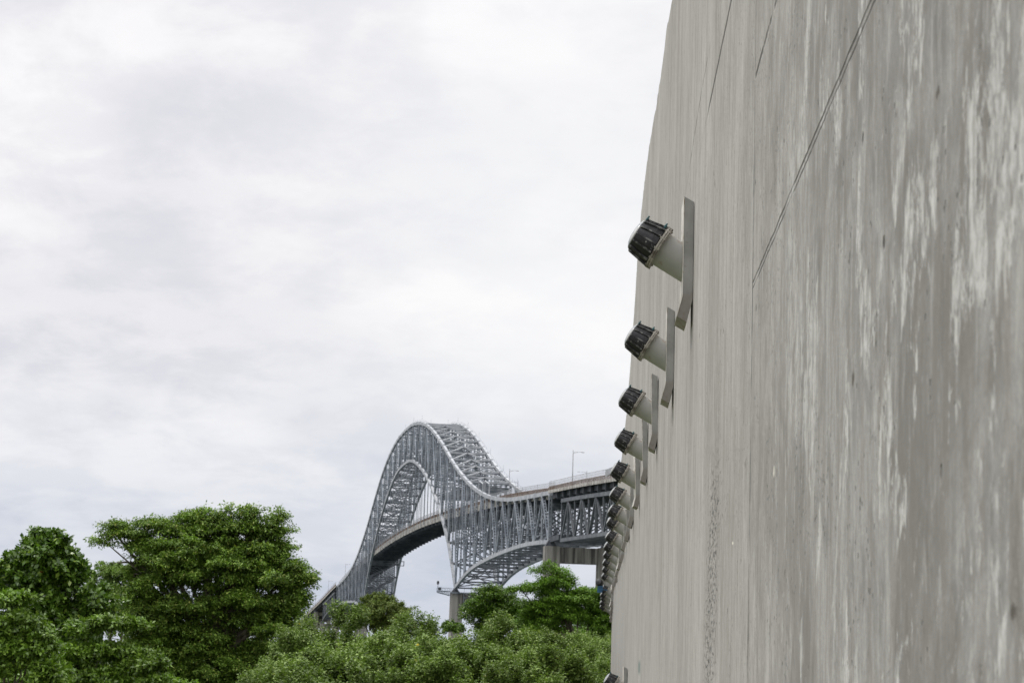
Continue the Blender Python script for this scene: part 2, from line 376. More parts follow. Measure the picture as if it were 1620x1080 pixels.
jt = a.math('MAXIMUM', a.math('MAXIMUM', j1, j1b), a.math('MAXIMUM', a.math('MAXIMUM', j2, j4), a.math('MAXIMUM', j3, j5)))
dk = a.math('MAXIMUM', a.math('MAXIMUM', pit, a.math('MULTIPLY', pit2, 0.8)), a.math('MAXIMUM', a.math('MULTIPLY', spk, 0.85), a.math('MULTIPLY', jt, 0.9)))
base = a.mix(dk, base, (0.055, 0.05, 0.042))
# chips and spalls knocked out of the face
chx = a.math('ADD', X, a.math('MULTIPLY', a.math('SUBTRACT', a.noise(a.coord((30, 1, 30)), 1.0, 4, .7), .5), .10))
chz = a.math('ADD', Z, a.math('MULTIPLY', a.math('SUBTRACT', a.noise(a.coord((25, 1, 25), (5, 0, 5)), 1.0, 4, .7), .5), .05))
def spot(x, z, rx, rz):
    u_ = a.math('DIVIDE', a.math('SUBTRACT', chx, x), rx); v_ = a.math('DIVIDE', a.math('SUBTRACT', chz, z), rz)
    return a.mapr(a.math('SQRT', a.math('ADD', a.math('MULTIPLY', u_, u_), a.math('MULTIPLY', v_, v_))), 0.6, 1.15, 1.0, 0.0)
for (x, z, rx, rz) in ((6.15, 0.925, .035, .026), (3.79, 0.13, .030, .018), (4.62, 1.40, .022, .020), (5.0, 2.05, .02, .02)):
    base = a.mix(a.math('MULTIPLY', spot(x, z, rx, rz), 0.85), base, (0.07, 0.058, 0.045))
for (x, z, rx, rz) in ((11.45, 0.74, .07, .010), (8.86, 0.90, .03, .03)):
    base = a.mix(a.math('MULTIPLY', spot(x, z, rx, rz), 0.9), base, (0.72, 0.68, 0.60))
# the small green stain
gs = a.math('MULTIPLY', a.mapr(a.math('ABSOLUTE', a.math('SUBTRACT', X, 36.5)), 0.3, 1.3, 1, 0), a.mapr(a.math('ABSOLUTE', a.math('SUBTRACT', Z, 0.02)), 0.05, 0.16, 1, 0))
base = a.mix(a.math('MULTIPLY', gs, 0.7), base, (0.10, 0.16, 0.15))
a.l(base, a.b.inputs['Base Color']); a.b.inputs['Roughness'].default_value = 0.88
hgt = a.math('SUBTRACT', a.math('ADD', a.math('MULTIPLY', st1, 0.8), a.math('MULTIPLY', fine, 0.25)), a.math('MULTIPLY', dk, 1.2))
a.bump(hgt, 0.009, 1.0)
MAT['wall'] = a.m

top_prof = [(-30, 8.3), (10, 8.4), (22, 8.45), (25.6, 8.56), (27, 8.55), (30.3, 8.82), (34, 9.26), (37.6, 9.42), (40, 9.45), (43.3, 9.1), (44.8, 8.6), (49.3, 7.81), (55, 7.12), (63, 6.85), (70, 6.82), (76, 6.89), (90, 6.9)]
top_prof = [(x, z) if x < 23 else (x * 1.08, z * 1.08) for x, z in top_prof]
def woff(A):                     # the wall swings back a little past the first floodlight
    t = min(max((A - 15.0) / 8.0, 0), 1); return 0.065 * t * t * (3 - 2 * t)
TX = [p[0] for p in top_prof]; TZ = [p[1] for p in top_prof]
wall = MB(); aa = list(np.arange(-30, 93.01, 0.4))
wr_ = random.Random(3)
rows = []
for A in aa:
    zt = float(np.interp(A, TX, TZ)) + (wr_.random() - 0.6) * 0.06
    ch = 0.03 + 0.03 * wr_.random()
    yo = -woff(A); rows.append([(A, yo, -6.2), (A, yo, zt - ch), (A, yo - ch, zt), (A, yo - 0.7, zt), (A, yo - 0.7, -6.2)])
for r_ in rows: wall.v.extend(r_)
for i in range(len(rows) - 1):
    for j in range(4): k = i * 5 + j; wall.f.append((k, k + 1, k + 6, k + 5))
wall.f.append((4, 3, 2, 1, 0)); k = (len(rows) - 1) * 5; wall.f.append((k, k + 1, k + 2, k + 3, k + 4))
# local x -> wu, local y -> -wn (towards the camera side), z up
wo = wall.build('concrete_wall', MAT['wall'])
wmat = Matrix(((wu.x, -wn.x, 0, wn.x * DW), (wu.y, -wn.y, 0, wn.y * DW), (0, 0, 1, EYE), (0, 0, 0, 1)))
wo.matrix_world = wmat
tag(wo, 'tall grey streaked concrete wall running away along the right side', 'wall')

# ------------------------------------------------------------------ the floodlights on the wall
MAT['plate'] = None
a = M('plate_paint'); n = a.noise(a.coord((1, 1, 1)), 5.0, 6, 0.7)
c0 = a.mix(a.mapr(a.noise(a.coord(), 2.0, 4, 0.5), 0.3, 0.7), (0.20, 0.20, 0.19), (0.37, 0.365, 0.345))
lowr = a.mapr(a.noise(a.coord((1, 1, 0.4)), 12, 5, 0.7), 0.50, 0.66)
sx = a.n('ShaderNodeSeparateXYZ'); a.l(a.coord(), sx.inputs[0])
c0 = a.mix(a.math('MULTIPLY', a.mapr(n, 0.55, 0.64), 0.7), c0, (0.14, 0.085, 0.05))
c0 = a.mix(a.math('MULTIPLY', a.mapr(sx.outputs[2], -0.30, -0.38), a.math('ADD', 0.3, a.math('MULTIPLY', lowr, 0.5))), c0, (0.17, 0.12, 0.08))
a.l(c0, a.b.inputs['Base Color']); a.b.inputs['Roughness'].default_value = 0.6; a.bump(n, 0.006); MAT['plate'] = a.m
a = M('tube_paint'); n = a.noise(a.coord(), 4.0, 6, 0.7); g0 = a.noise(a.coord(), 1.7, 3, 0.5)
c0 = a.mix(a.mapr(g0, 0.3, 0.7), (0.30, 0.30, 0.28), (0.43, 0.43, 0.41))
c0 = a.mix(a.math('MULTIPLY', a.mapr(n, 0.52, 0.62), 0.6), c0, (0.20, 0.14, 0.08))
a.l(c0, a.b.inputs['Base Color']); a.b.inputs['Roughness'].default_value = 0.55; MAT['tube'] = a.m
a = M('housing_black'); n = a.noise(a.coord(), 28.0, 6, 0.75); n2_ = a.noise(a.coord(), 5.0, 3, 0.6)
sp_ = a.math('MULTIPLY', a.mapr(n, 0.58, 0.68), a.mapr(n2_, 0.45, 0.62))
c0 = a.mix(sp_, (0.007, 0.007, 0.010), (0.40, 0.40, 0.39)); a.l(c0, a.b.inputs['Base Color'])
a.b.inputs['Roughness'].default_value = 0.42; MAT['housing'] = a.m
MAT['rib'] = simple('rib_dusty', (0.018, 0.018, 0.02), (0.16, 0.16, 0.155), 16.0, 0.6, lo=.45, hi=.62)
MAT['sheet'] = simple('skylit_sheet', (0.30, 0.24, 0.18), (0.62, 0.60, 0.55), 9.0, 0.6, lo=.36, hi=.5)  # pale tone stands for skylight on the plate's outer face, with rust flecks
MAT['flange'] = simple('flange_metal', (0.09, 0.075, 0.06), (0.36, 0.34, 0.30), 14.0, 0.65)
a = M('lens_glass'); a.b.inputs['Base Color'].default_value = (0.42, 0.45, 0.46, 1); a.b.inputs['Roughness'].default_value = 0.18
a.l(a.mix(a.mapr(a.noise(a.coord(), 8.0, 4, 0.6), 0.4, 0.65), (0.22, 0.24, 0.25), (0.42, 0.42, 0.41)), a.b.inputs['Base Color']); MAT['lens'] = a.m
MAT['teal'] = simple('teal_bolt', (0.02, 0.06, 0.07), (0.04, 0.13, 0.14), 20.0, 0.5)
MAT['blue'] = simple('blue_plastic', (0.02, 0.07, 0.16), (0.05, 0.15, 0.28), 10.0, 0.4)

# local frame of a floodlight: x out of the wall, y back along the wall towards the camera is -y, z up
AX = Vector((math.cos(R(31)), 0, math.sin(R(31))))
def make_flood():
    root = empty('wall_floodlight', (0, 0, 0))
    b = MB(); d = 0.092
    prof = [(0, -0.56, 0.05), (0, -0.37, 0.0), (0, 0.56, 0.0)]
    loops = []; fl_ = []
    for (_, z, sft) in prof:
        zt = z - 0.03 if z > 0.5 else z
        dz = 0.05 if abs(z) > .5 else 0.03
        loops.append([(0.004 + sft, 0, z - dz), (d + sft, 0, z), (d + sft, 0.5, z), (0.004 + sft, 0.5, z - dz)])
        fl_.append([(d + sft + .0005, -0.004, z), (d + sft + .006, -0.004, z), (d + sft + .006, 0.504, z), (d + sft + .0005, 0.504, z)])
    for lp in loops: b.v.extend(lp)
    for i in range(2):
        for j in range(4):
            k = (j + 1) % 4; b.f.append((i * 4 + j, i * 4 + k, (i + 1) * 4 + k, (i + 1) * 4 + j))
    b.f.append((3, 2, 1, 0)); b.f.append((8, 9, 10, 11))
    pl = b.build('mounting_plate', MAT['plate'], root)
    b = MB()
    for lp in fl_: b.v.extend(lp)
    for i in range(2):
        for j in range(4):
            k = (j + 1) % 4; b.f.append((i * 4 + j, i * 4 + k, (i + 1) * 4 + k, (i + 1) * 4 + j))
    b.f.append((3, 2, 1, 0)); b.f.append((8, 9, 10, 11)); b.build('skylit_face_sheet', MAT['sheet'], pl)  # added thin sheet that paints the outer face as sky-lit
    # tube cut off where it meets the plate
    n = 40; b = MB(); o = Vector((d + 0.008, 0.25, 0)); v = Vector((0, 1, 0)); u = AX.cross(v)
    for end in (0, 1):
        for j in range(n):
            t = 2 * math.pi * j / n; off = u * (0.162 * math.cos(t)) + v * (0.162 * math.sin(t))
            if end == 0: q = o + off - AX * (off.x / AX.x)
            else: q = o + off + AX * 0.235
            b.v.append(tuple(q))
    for j in range(n): k = (j + 1) % n; b.f.append((j, k, n + k, n + j))
    b.build('tube', MAT['tube'], root, True)
    o0 = o; o = o + AX * 0.035
    b = MB(); b.lathe([(0.192, 0.15), (0.192, 0.214), (0.206, 0.216), (0.206, 0.2), (0.212, 0.2), (0.212, 0.214), (0.228, 0.212), (0.228, 0.16)], o, AX, 40)
    for j in range(12):
        t = 2 * math.pi * (j + .5) / 12; off = u * (0.205 * math.cos(t)) + v * (0.205 * math.sin(t))
        b.lathe([(0.184, 0.010), (0.184, 0.0105), (0.238, 0.0105), (0.238, 0.0001)], o + off, AX, 6)
    b.build('flange', MAT['flange'], root)
    b = MB(); b.lathe([(0.2285, 0.188), (0.24, 0.192), (0.262, 0.190), (0.30, 0.187), (0.40, 0.168), (0.44, 0.158), (0.452, 0.155), (0.452, 0.140)], o, AX, 40)
    h = b.build('housing', MAT['housing'], root); b = MB()
    for j in range(14):       # cooling ribs
        t = 2 * math.pi * (j + .25) / 14; e = u * math.cos(t) + v * math.sin(t); w_ = AX.cross(e) * 0.007
        p = [o + AX * 0.24 + e * 0.185, o + AX * 0.24 + e * 0.211, o + AX * 0.44 + e * 0.176, o + AX * 0.452 + e * 0.15]
        b.hexa([p[0] - w_, p[1] - w_, p[1] + w_, p[0] + w_, p[3] - w_, p[2] - w_, p[2] + w_, p[3] + w_])
    b.build('cooling_ribs', MAT['rib'], h)
    b = MB(); b.lathe([(0.452, 0.150), (0.458, 0.152), (0.468, 0.139), (0.484, 0.11), (0.494, 0.06), (0.497, 0.0005)], o, AX, 32)
    b.build('lens', MAT['lens'], root, True)
    b = MB()
    for dd, t in ((0.262, -0.35), (0.445, -0.2)):
        b = MB(); e = u * math.cos(t) + v * math.sin(t)
        b.lathe([(0, 0.014), (0.03, 0.014), (0.03, 0.008), (0.05, 0.008), (0.05, 0.0001)], o + AX * dd + e * (0.185 if dd < .3 else .155), e, 8)
        b.build('latch_screw', MAT['teal'], h)
    return root, o
proto, FO = make_flood()
ords = ['highest and nearest', 'second', 'third', 'fourth', 'fifth', 'sixth', 'seventh', 'eighth', 'ninth', 'tenth', 'eleventh', 'twelfth', 'thirteenth', 'fourteenth']
def wall_pt(A, out_, z): return wn * (DW + woff(A) - out_) + wu * A + Vector((0, 0, EYE + z))
RZW = math.atan2(-wn.y, -wn.x)            # local x points out of the wall
spots = []
AA = [(17.0, 3.54), (22.4, 3.55), (28.1, 3.63), (33.3, 3.64), (38.9, 3.67), (44.6, 3.68), (49.4, 3.68), (53.2, 3.66), (57.6, 3.56), (63.6, 3.65), (68.4, 3.65), (73.2, 3.65), (78.8, 3.65), (84.6, 3.64)]
for A, z in AA: spots.append((A, z + 0.07, 0, 1.0))
extra = [(87.2, 3.24), (88.3, 3.08), (89.4, 2.94), (90.5, 2.80), (91.6, 2.66)]
for A, z in extra: spots.append((A, z, 0, 1.0))
spots.append((48.0, -0.50, 0, 1.0))
lab = {}
for i, o_ in enumerate(ords):
    lab[i] = f'{o_} black ribbed floodlight of the row down the concrete wall' if i else 'largest black ribbed floodlight, nearest and topmost on the concrete wall'
lab[4] = 'fifth floodlight down the wall row, in front of the bridge railing'
lab[5] = 'sixth floodlight down the wall row, against the dark bridge truss'
for i, t in enumerate(['last one', 'second last', 'third last', 'fourth last', 'fifth last']):
    lab[18 - i] = f'{t} of the small floodlights crowded at the far end of the wall'
lab[19] = 'lone floodlight low on the wall, cut by the bottom edge of the photo'
frng = random.Random(5)
for i, (A, z, tw, s_) in enumerate(spots):
    o_ = proto if i == 0 else copy_tree(proto)
    # local y must run away from the camera along the wall: mirror of the rotated frame
    M4 = Matrix(((-wn.x, wu.x, 0, 0), (-wn.y, wu.y, 0, 0), (0, 0, 1, 0), (0, 0, 0, 1)))
    o_.matrix_world = Matrix.Translation(wall_pt(A, 0.0, z)) @ M4 @ Matrix.Rotation(R(frng.uniform(-2.5, 2.5)) if i > 1 else 0, 4, 'Y') @ Matrix.Rotation(R(frng.uniform(-3, 3)) if i else 0, 4, 'Z') @ Matrix.Scale(0.96, 4)
    tag(o_, lab[i], 'floodlight', 'floodlights bolted in a row to the concrete wall')
# blue tilted head hanging among the far floodlights
rt = empty('work_lamp', (0, 0, 0)); rt.matrix_world = Matrix.Translation(wall_pt(85.6, 0.60, 3.62)) @ M4 @ Matrix.Scale(0.8, 4)
b = MB(); b.lathe([(0, 0.13), (0.02, 0.20), (0.18, 0.21), (0.30, 0.17), (0.33, 0.05)], (0, 0, 0), (0.35, -0.8, 0.3), 24, (True, True)); b.build('housing', MAT['housing'], rt)
b = MB(); b.lathe([(-0.012, 0.10), (-0.004, 0.125)], (0, 0, 0), (0.35, -0.8, 0.3), 24, (True, False)); b.build('lens', MAT['lens'], rt)
b = MB(); b.hexa([(-.12, -.15, -.5), (.16, -.15, -.5), (.16, .05, -.5), (-.12, .05, -.5), (-.16, -.2, -.13), (.14, -.2, -.13), (.14, .05, -.13), (-.16, .05, -.13)])
b.beam((0, 0, -0.3), (-0.40, 0.1, -0.35), 0.06, 0.06, (0, 1, 0)); b.build('bracket', MAT['blue'], rt)
tag(rt, 'blue bracketed lamp with a round white face among the far floodlights', 'lamp')

# ------------------------------------------------------------------ the steel arch bridge
exec_bridge = True
W = 14.547; U = 21.5; H_B = 0.163379
bridge = empty('arch_bridge', (-17.597, 667.459, 0), H_B)
tag(bridge, 'long grey steel truss arch bridge with a raised roadway above the trees', 'bridge')
Kt = [0, 1.23, 2.46, 3.7, 4.93, 6.16, 7.39, 8.63, 9.86, 11.09, 12.32, 13.55, 14.79, 16.02]
Vt = [98.5, 97.9, 95.5, 91.3, 85.0, 77.2, 68.8, 61.6, 55.7, 51.2, 48.2, 46.2, 44.9, 43.7]
Kl = [0, 1, 2, 3, 4, 5, 6, 7, 8, 9, 10, 11, 12, 13, 14, 15, 16]
Vl = [83.9, 83.4, 80.6, 75.9, 69.9, 62.0, 52.7, 41.7, 25.4, 28.6, 30.6, 31.5, 32.1, 32.4, 32.5, 32.1, 31.2]
Kd = [0, 60, 120, 172, 272, 310, 345, 383, 440, 560, 640, 760, 1000, 1600]
Vd = [53.0, 52.6, 51.3, 49.6, 45.9, 43.9, 41.9, 40.2, 37.3, 32.0, 28.4, 23.0, 13.0, -4.0]
def cub(x, K, V):            # smooth interpolation through the table
    K_ = np.array(K, float); V_ = np.array(V, float); mm = np.gradient(V_, K_)
    x = min(max(x, K_[0]), K_[-1]); i = min(int(np.searchsorted(K_, x, 'right') - 1), len(K_) - 2)
    h_ = K_[i + 1] - K_[i]; t = (x - K_[i]) / h_
    return float((2*t**3-3*t**2+1)*V_[i] + (t**3-2*t**2+t)*h_*mm[i] + (-2*t**3+3*t**2)*V_[i+1] + (t**3-t**2)*h_*mm[i+1])
def rk(k): return abs(k - 8)                       # distance from mid span in panels (k panels from the near main pier)
def zt(k): return EYE + cub(rk(k), Kt, Vt)
def zl(k):
    r = rk(k)
    return EYE + (cub(r, Kl[:9], Vl[:9]) if r <= 8 else cub(r, Kl[8:], Vl[8:]))
def zd(s): return EYE + cub(abs(s - 172), Kd, Vd)   # underside of the deck edge
KS = [x * 0.5 for x in range(-16, 49)]              # every half panel, -8 .. 24
S = lambda k: k * U
X1 = Vector((1, 0, 0)); Y1 = Vector((0, 1, 0))
def P(c, k, z): return Vector((c, S(k), z))
ST, CH = MAT['steel'], MAT['chord']
stuffv, stuffd = MB(), MB()
for side, c in ((0, 0.0), (1, W)):
    b, lc = MB(), MB()
    tops = [k for k in KS if (k % 1 == 0.5) or k in (-8, 24)]
    bots = [k for k in KS if k % 1 == 0]
    for q in range(len(KS) - 1):                      # chords, broken at every node
        k0, k1 = KS[q], KS[q + 1]
        b.beam(P(c, k0, zt(k0)), P(c, k1, zt(k1)), 0.85, 1.05)
        lc.beam(P(c, k0, zl(k0)), P(c, k1, zl(k1)), 0.9, 1.05)
    for k in KS:
        b.beam(P(c, k, zt(k) - 0.9), P(c, k, zt(k) + 0.62), 0.9, 1.5)
        lc.beam(P(c, k, zl(k) + 0.9), P(c, k, zl(k) - 0.6), 0.95, 1.5)
    tr = b.build('upper_chord', CH, bridge); lc.build('lower_chord', CH, bridge)
    b = MB()
    for q in range(int(16 * 2 * U / 3.3)):
        k = -7.0 + q * 3.3 / U
        if k > 23: break
        p = P(c + 0.45, k, zt(k) + 0.6)
        b.beam(p, p + Vector((0, 0, 0.9 + (1.6 if q % 9 == 0 else 0))), 0.06, 0.06)
        k2 = k + 3.3 / U
    b.build('handrail', MAT['steel'], tr)
    for k in KS:                                       # posts
        if k in (0, 16) and False: continue
        p, q = P(c, k, zl(k)), P(c, k, zt(k))
        wd = 0.85 if k in (-8, 24) else (0.5 if k % 1 else 0.62)
        if k > 16: stuffv.lattice(p, q, wd, 0.8, t0=0.9, t1=0.9); continue
        b = MB(); b.lattice(p, q, wd, 0.8, t0=0.9, t1=0.9); b.build('vertical_post', ST, tr)
    for i in range(-8, 24):                            # diagonals: bottom nodes on whole, top nodes on half panels
        for kb in (i, i + 1):
            p, q = P(c, kb, zl(kb)), P(c, i + 0.5, zt(i + 0.5))
            if i >= 16: stuffd.lattice(p, q, 0.6, 0.75, t0=1.0, t1=1.0); continue
            b = MB(); wide = (kb == i) == (i < 0)
            if wide: b.lattice(p, q, 0.85, 0.7, t0=1.0, t1=1.0)
            else: b.beam(p, q, 0.36, 0.6, t0=1.0, t1=1.0)
            b.build('diagonal_brace', ST, tr)
    for k in KS:                                       # hangers down to the deck
        if rk(k) < 7 and zl(k) > zd(S(k)) + 5:
            b = MB(); b.beam(P(c, k, zl(k)), P(c, k, zd(S(k)) + 0.6), 0.22, 0.22)
            b.build('hanger', ST, tr)
tag(stuffv.build('far_posts', ST, bridge), kind='stuff'); tag(stuffd.build('far_diagonals', ST, bridge), kind='stuff')

CL = 6.3
def xframe(b, s, z0, z1, n=None, lowd=0.45):
    """cross frame between the two trusses from z0 up to z1"""
    if z1 - z0 < 1.5: return
    n = n or max(1, round((z1 - z0) / 8.0)); hh = (z1 - z0) / n
    a0, a1 = 0.45, W - 0.45
    for i in range(n + 1):
        z = z0 + hh * i
        b.beam((a0, s, z), (a1, s, z), 0.3 if i not in (0, n) else 0.4, 0.42 if i else lowd, (0, 1, 0))
    for i in range(n):
        za, zb_ = z0 + hh * i + 0.3, z0 + hh * (i + 1) - 0.3
        b.beam((a0, s + 0.1, za), (a1, s + 0.1, zb_), 0.24, 0.28, (0, 1, 0))
        b.beam((a0, s - 0.22, zb_), (a1, s - 0.22, za), 0.24, 0.28, (0, 1, 0))
for k in KS:
    s = S(k); r = rk(k); dtop = zd(s) + 2.4; b, b2 = MB(), MB()
    if r < 8:
        lowz = max(zl(k), dtop + CL)
        if zt(k) - lowz > 2: xframe(b, s, lowz, zt(k) - 0.4, lowd=1.1 if zl(k) < dtop + CL else .5)
        if zl(k) < zd(s) - 3: xframe(b2, s, zl(k), zd(s) - 1.4)
    else:
        if zt(k) - dtop - CL > 2: xframe(b, s, dtop + CL, zt(k) - 0.4, lowd=1.1)
        xframe(b2, s, zl(k), min(zd(s) - 1.0, zt(k) - .5))
    if b.v: b.build('portal_frame', MAT['steel_half_shaded'], bridge)
    if b2.v: b2.build('sway_frame', MAT['steel_half_shaded'], bridge)
tl = MB(); bls = [MB(), MB(), MB(), MB(), MB()]
MIDC = W / 2
for q in range(len(KS) - 1):
    k0, k1 = KS[q], KS[q + 1]
    bl = bls[0 if k0 < 0 else 4 if k0 >= 16 else 1 if k0 < 3 else 3 if k0 > 12 else 2]
    for (zf, b, kind) in ((zt, tl, 't'), (zl, bl, 'b')):
        if kind == 't' and zt(k0) < zd(S(k0)) + 9: continue
        if kind == 'b' and zl(k0) > zd(S(k0)) - 4 and zl(k0) < zd(S(k0)) + 7.5: continue
        a_ = P(0.5, k0, zf(k0)); b_ = P(W - 0.5, k0, zf(k0)); m_ = P(MIDC, k1, zf(k1))
        a1_ = P(0.5, k1, zf(k1)); b1_ = P(W - 0.5, k1, zf(k1)); m0 = P(MIDC, k0, zf(k0))
        b.beam(a_, b_, 0.45, 0.5, (0, 1, 0))
        if kind == 't':
            b.beam(a_, m_, 0.42, 0.42, (0, 0, 1)); b.beam(b_, m_, 0.42, 0.42, (0, 0, 1))
        else:
            mm_ = (m_ + m0) / 2; h0 = (a_ + a1_) / 2; h1 = (b_ + b1_) / 2
            b.beam(a_, b1_, 0.32, 0.3, (0, 0, 1)); b.beam(b_ + Vector((0, 0, .4)), a1_ + Vector((0, 0, .4)), 0.32, 0.3, (0, 0, 1))
tl.build('upper_lateral_bracing', CH, bridge); [q.build('lower_lateral_bracing', MAT['steel_half_shaded'], bridge) for q in bls if q.v]

# roadway
def deck_run(b, s0, s1, c0, c1, zoff, th, step=10.75):
    n = max(1, int(abs(s1 - s0) / step)); ss = [s0 + (s1 - s0) * i / n for i in range(n + 1)]
    for i in range(n):
        za, zb_ = zd(ss[i]) + zoff, zd(ss[i + 1]) + zoff
        b.hexa([(c0, ss[i], za), (c1, ss[i], za), (c1, ss[i + 1], zb_), (c0, ss[i + 1], zb_), (c0, ss[i], za + th), (c1, ss[i], za + th), (c1, ss[i + 1], zb_ + th), (c0, ss[i + 1], zb_ + th)])
SN, SF = -174.0, 518.0
secs = [(-420, SN, -1.0, W + 1.0), (SN, SF, 0.62, W - 0.62), (SF, 1500, -1.0, W + 1.0)]
BR = bridge
for si, (s0, s1, c0, c1) in enumerate(secs):
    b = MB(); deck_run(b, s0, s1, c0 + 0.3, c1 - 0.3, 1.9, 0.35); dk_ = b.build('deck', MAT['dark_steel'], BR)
    b = MB(); deck_run(b, s0, s1, c0 + 1.2, c1 - 1.2, 2.26, 0.05); b.build('road_surface', MAT['asphalt'], dk_)
    for i in range(7):
        ins = 0.5 if si == 1 else 1.3
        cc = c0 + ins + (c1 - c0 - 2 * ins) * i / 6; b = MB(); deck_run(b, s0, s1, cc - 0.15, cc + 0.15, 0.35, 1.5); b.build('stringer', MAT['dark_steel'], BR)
    for e, sg in ((c0 + 0.12, -1), (c1 - 0.12, 1)):
        b = MB()
        if si == 1: deck_run(b, s0, s1, e - .15, e + .15, 0.25, 1.95)
        else: deck_run(b, s0, s1, e - .15, e + .15, 1.55, 0.75)
        s = s0 + 1
        while s < min(s1, 518.5):          # little brackets under the edge beam
            z = zd(s); b.box(e + sg * .12 - .1, e + sg * .12 + .1, s - 0.12, s + 0.12, z + (0.3 if si == 1 else 1.6), z + 2.1); s += 2.7
        b.build('deck_edge_beam', MAT['fascia'], BR)
        b = MB(); deck_run(b, s0, s1, e - 0.06, e + 0.06, 3.12, 0.14)
        s = s0 + 0.5
        while s < min(s1, 900):
            z = zd(s); b.box(e - 0.10, e + 0.10, s - 0.16, s + 0.16, z + 2.2, z + 3.15); s += 1.5
        b.build('railing', MAT['rust_rail'], BR)
        b = MB(); deck_run(b, s0, s1, e - 0.04, e + 0.04, 4.42, 0.08); deck_run(b, s0, s1, e - 0.03, e + 0.03, 3.8, 0.04)
        s = s0 + 0.2
        while s < min(s1, 760):
            z = zd(s); b.box(e - 0.03, e + 0.03, s - 0.03, s + 0.03, z + 3.26, z + 4.45)
            s += 1.1 if s < 250 else 2.2
        b.build('safety_fence', MAT['fence_wire'], BR)
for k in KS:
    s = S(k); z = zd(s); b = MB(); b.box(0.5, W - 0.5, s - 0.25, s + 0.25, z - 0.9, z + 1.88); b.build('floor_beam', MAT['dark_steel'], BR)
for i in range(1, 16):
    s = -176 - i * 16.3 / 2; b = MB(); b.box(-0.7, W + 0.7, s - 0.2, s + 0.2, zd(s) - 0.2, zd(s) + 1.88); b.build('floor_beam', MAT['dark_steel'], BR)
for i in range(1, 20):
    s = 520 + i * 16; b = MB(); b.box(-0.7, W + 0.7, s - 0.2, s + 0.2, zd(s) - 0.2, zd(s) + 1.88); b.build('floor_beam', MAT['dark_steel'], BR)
# screen panel on the railing near the wall
b = MB(); b.box(-1.12, -1.04, -250, -243, zd(-242) + 2.9, zd(-242) + 4.3); b.build('fence_panel', MAT['lamp_pole'], bridge)

# approach truss spans
def approach(s0, n, pan, dirn, ztop, zlow, name):
    tr_ = MB(); mem = []
    for c in (0.0, W):
        if c: o = tr_.build('approach_chords', MAT['steel_shaded'], bridge); tr_ = MB()
        for i in range(n):
            sa, sb = s0 + dirn * pan * i, s0 + dirn * pan * (i + 1); sm = (sa + sb) / 2
            tr_.beam((c, sa, ztop(sa)), (c, sb, ztop(sb)), 0.75, 0.9); tr_.beam((c, sa, zlow(sa)), (c, sb, zlow(sb)), 0.7, 0.85)
            for (p, q, w_) in (((c, sa, zlow(sa)), (c, sm, ztop(sm)), 0.5), ((c, sb, zlow(sb)), (c, sm, ztop(sm)), 0.5), ((c, sa, zlow(sa)), (c, sa, ztop(sa)), 0.5), ((c, sm, zlow(sm)), (c, sm, ztop(sm)), 0.62)):
                mem.append((p, q, w_))
        mem.append(((c, s0 + dirn * pan * n, zlow(s0 + dirn * pan * n)), (c, s0 + dirn * pan * n, ztop(s0 + dirn * pan * n)), 0.6))
    o = tr_.build('approach_chords', MAT['steel_shaded'], bridge)
    for (p, q, w_) in mem:
        b = MB(); b.beam(p, q, w_ * .85, 0.5, t0=0.4, t1=0.4); b.build('truss_web_member', MAT['steel_shaded'], o)
    b = MB()
    for i in range(2 * n + 1):
        s = s0 + dirn * pan * i / 2; xframe(b, s, zlow(s), ztop(s), 1)
        if i < 2 * n:
            s2 = s + dirn * pan / 2
            b.beam((0.4, s, zlow(s)), (W - .4, s2, zlow(s2)), .35, .35, (0, 0, 1)); b.beam((W - .4, s, zlow(s) + .4), (.4, s2, zlow(s2) + .4), .35, .35, (0, 0, 1))
    b.build('cross_bracing', MAT['steel_shaded'], o)
approach(-188, 7, 16.3, -1, lambda s: zd(s) - 0.75, lambda s: EYE + 30.7 + (s + 188) * 0.030, 'near')
def zlf(s):
    t = (s - 534) / 96.0; return EYE + 29.6 - (s - 534) * 0.043 + 2.2 * math.sin(math.pi * min(max(t, 0), 1))
approach(534, 6, 16.0, 1, lambda s: zd(s) - 0.75, zlf, 'far')

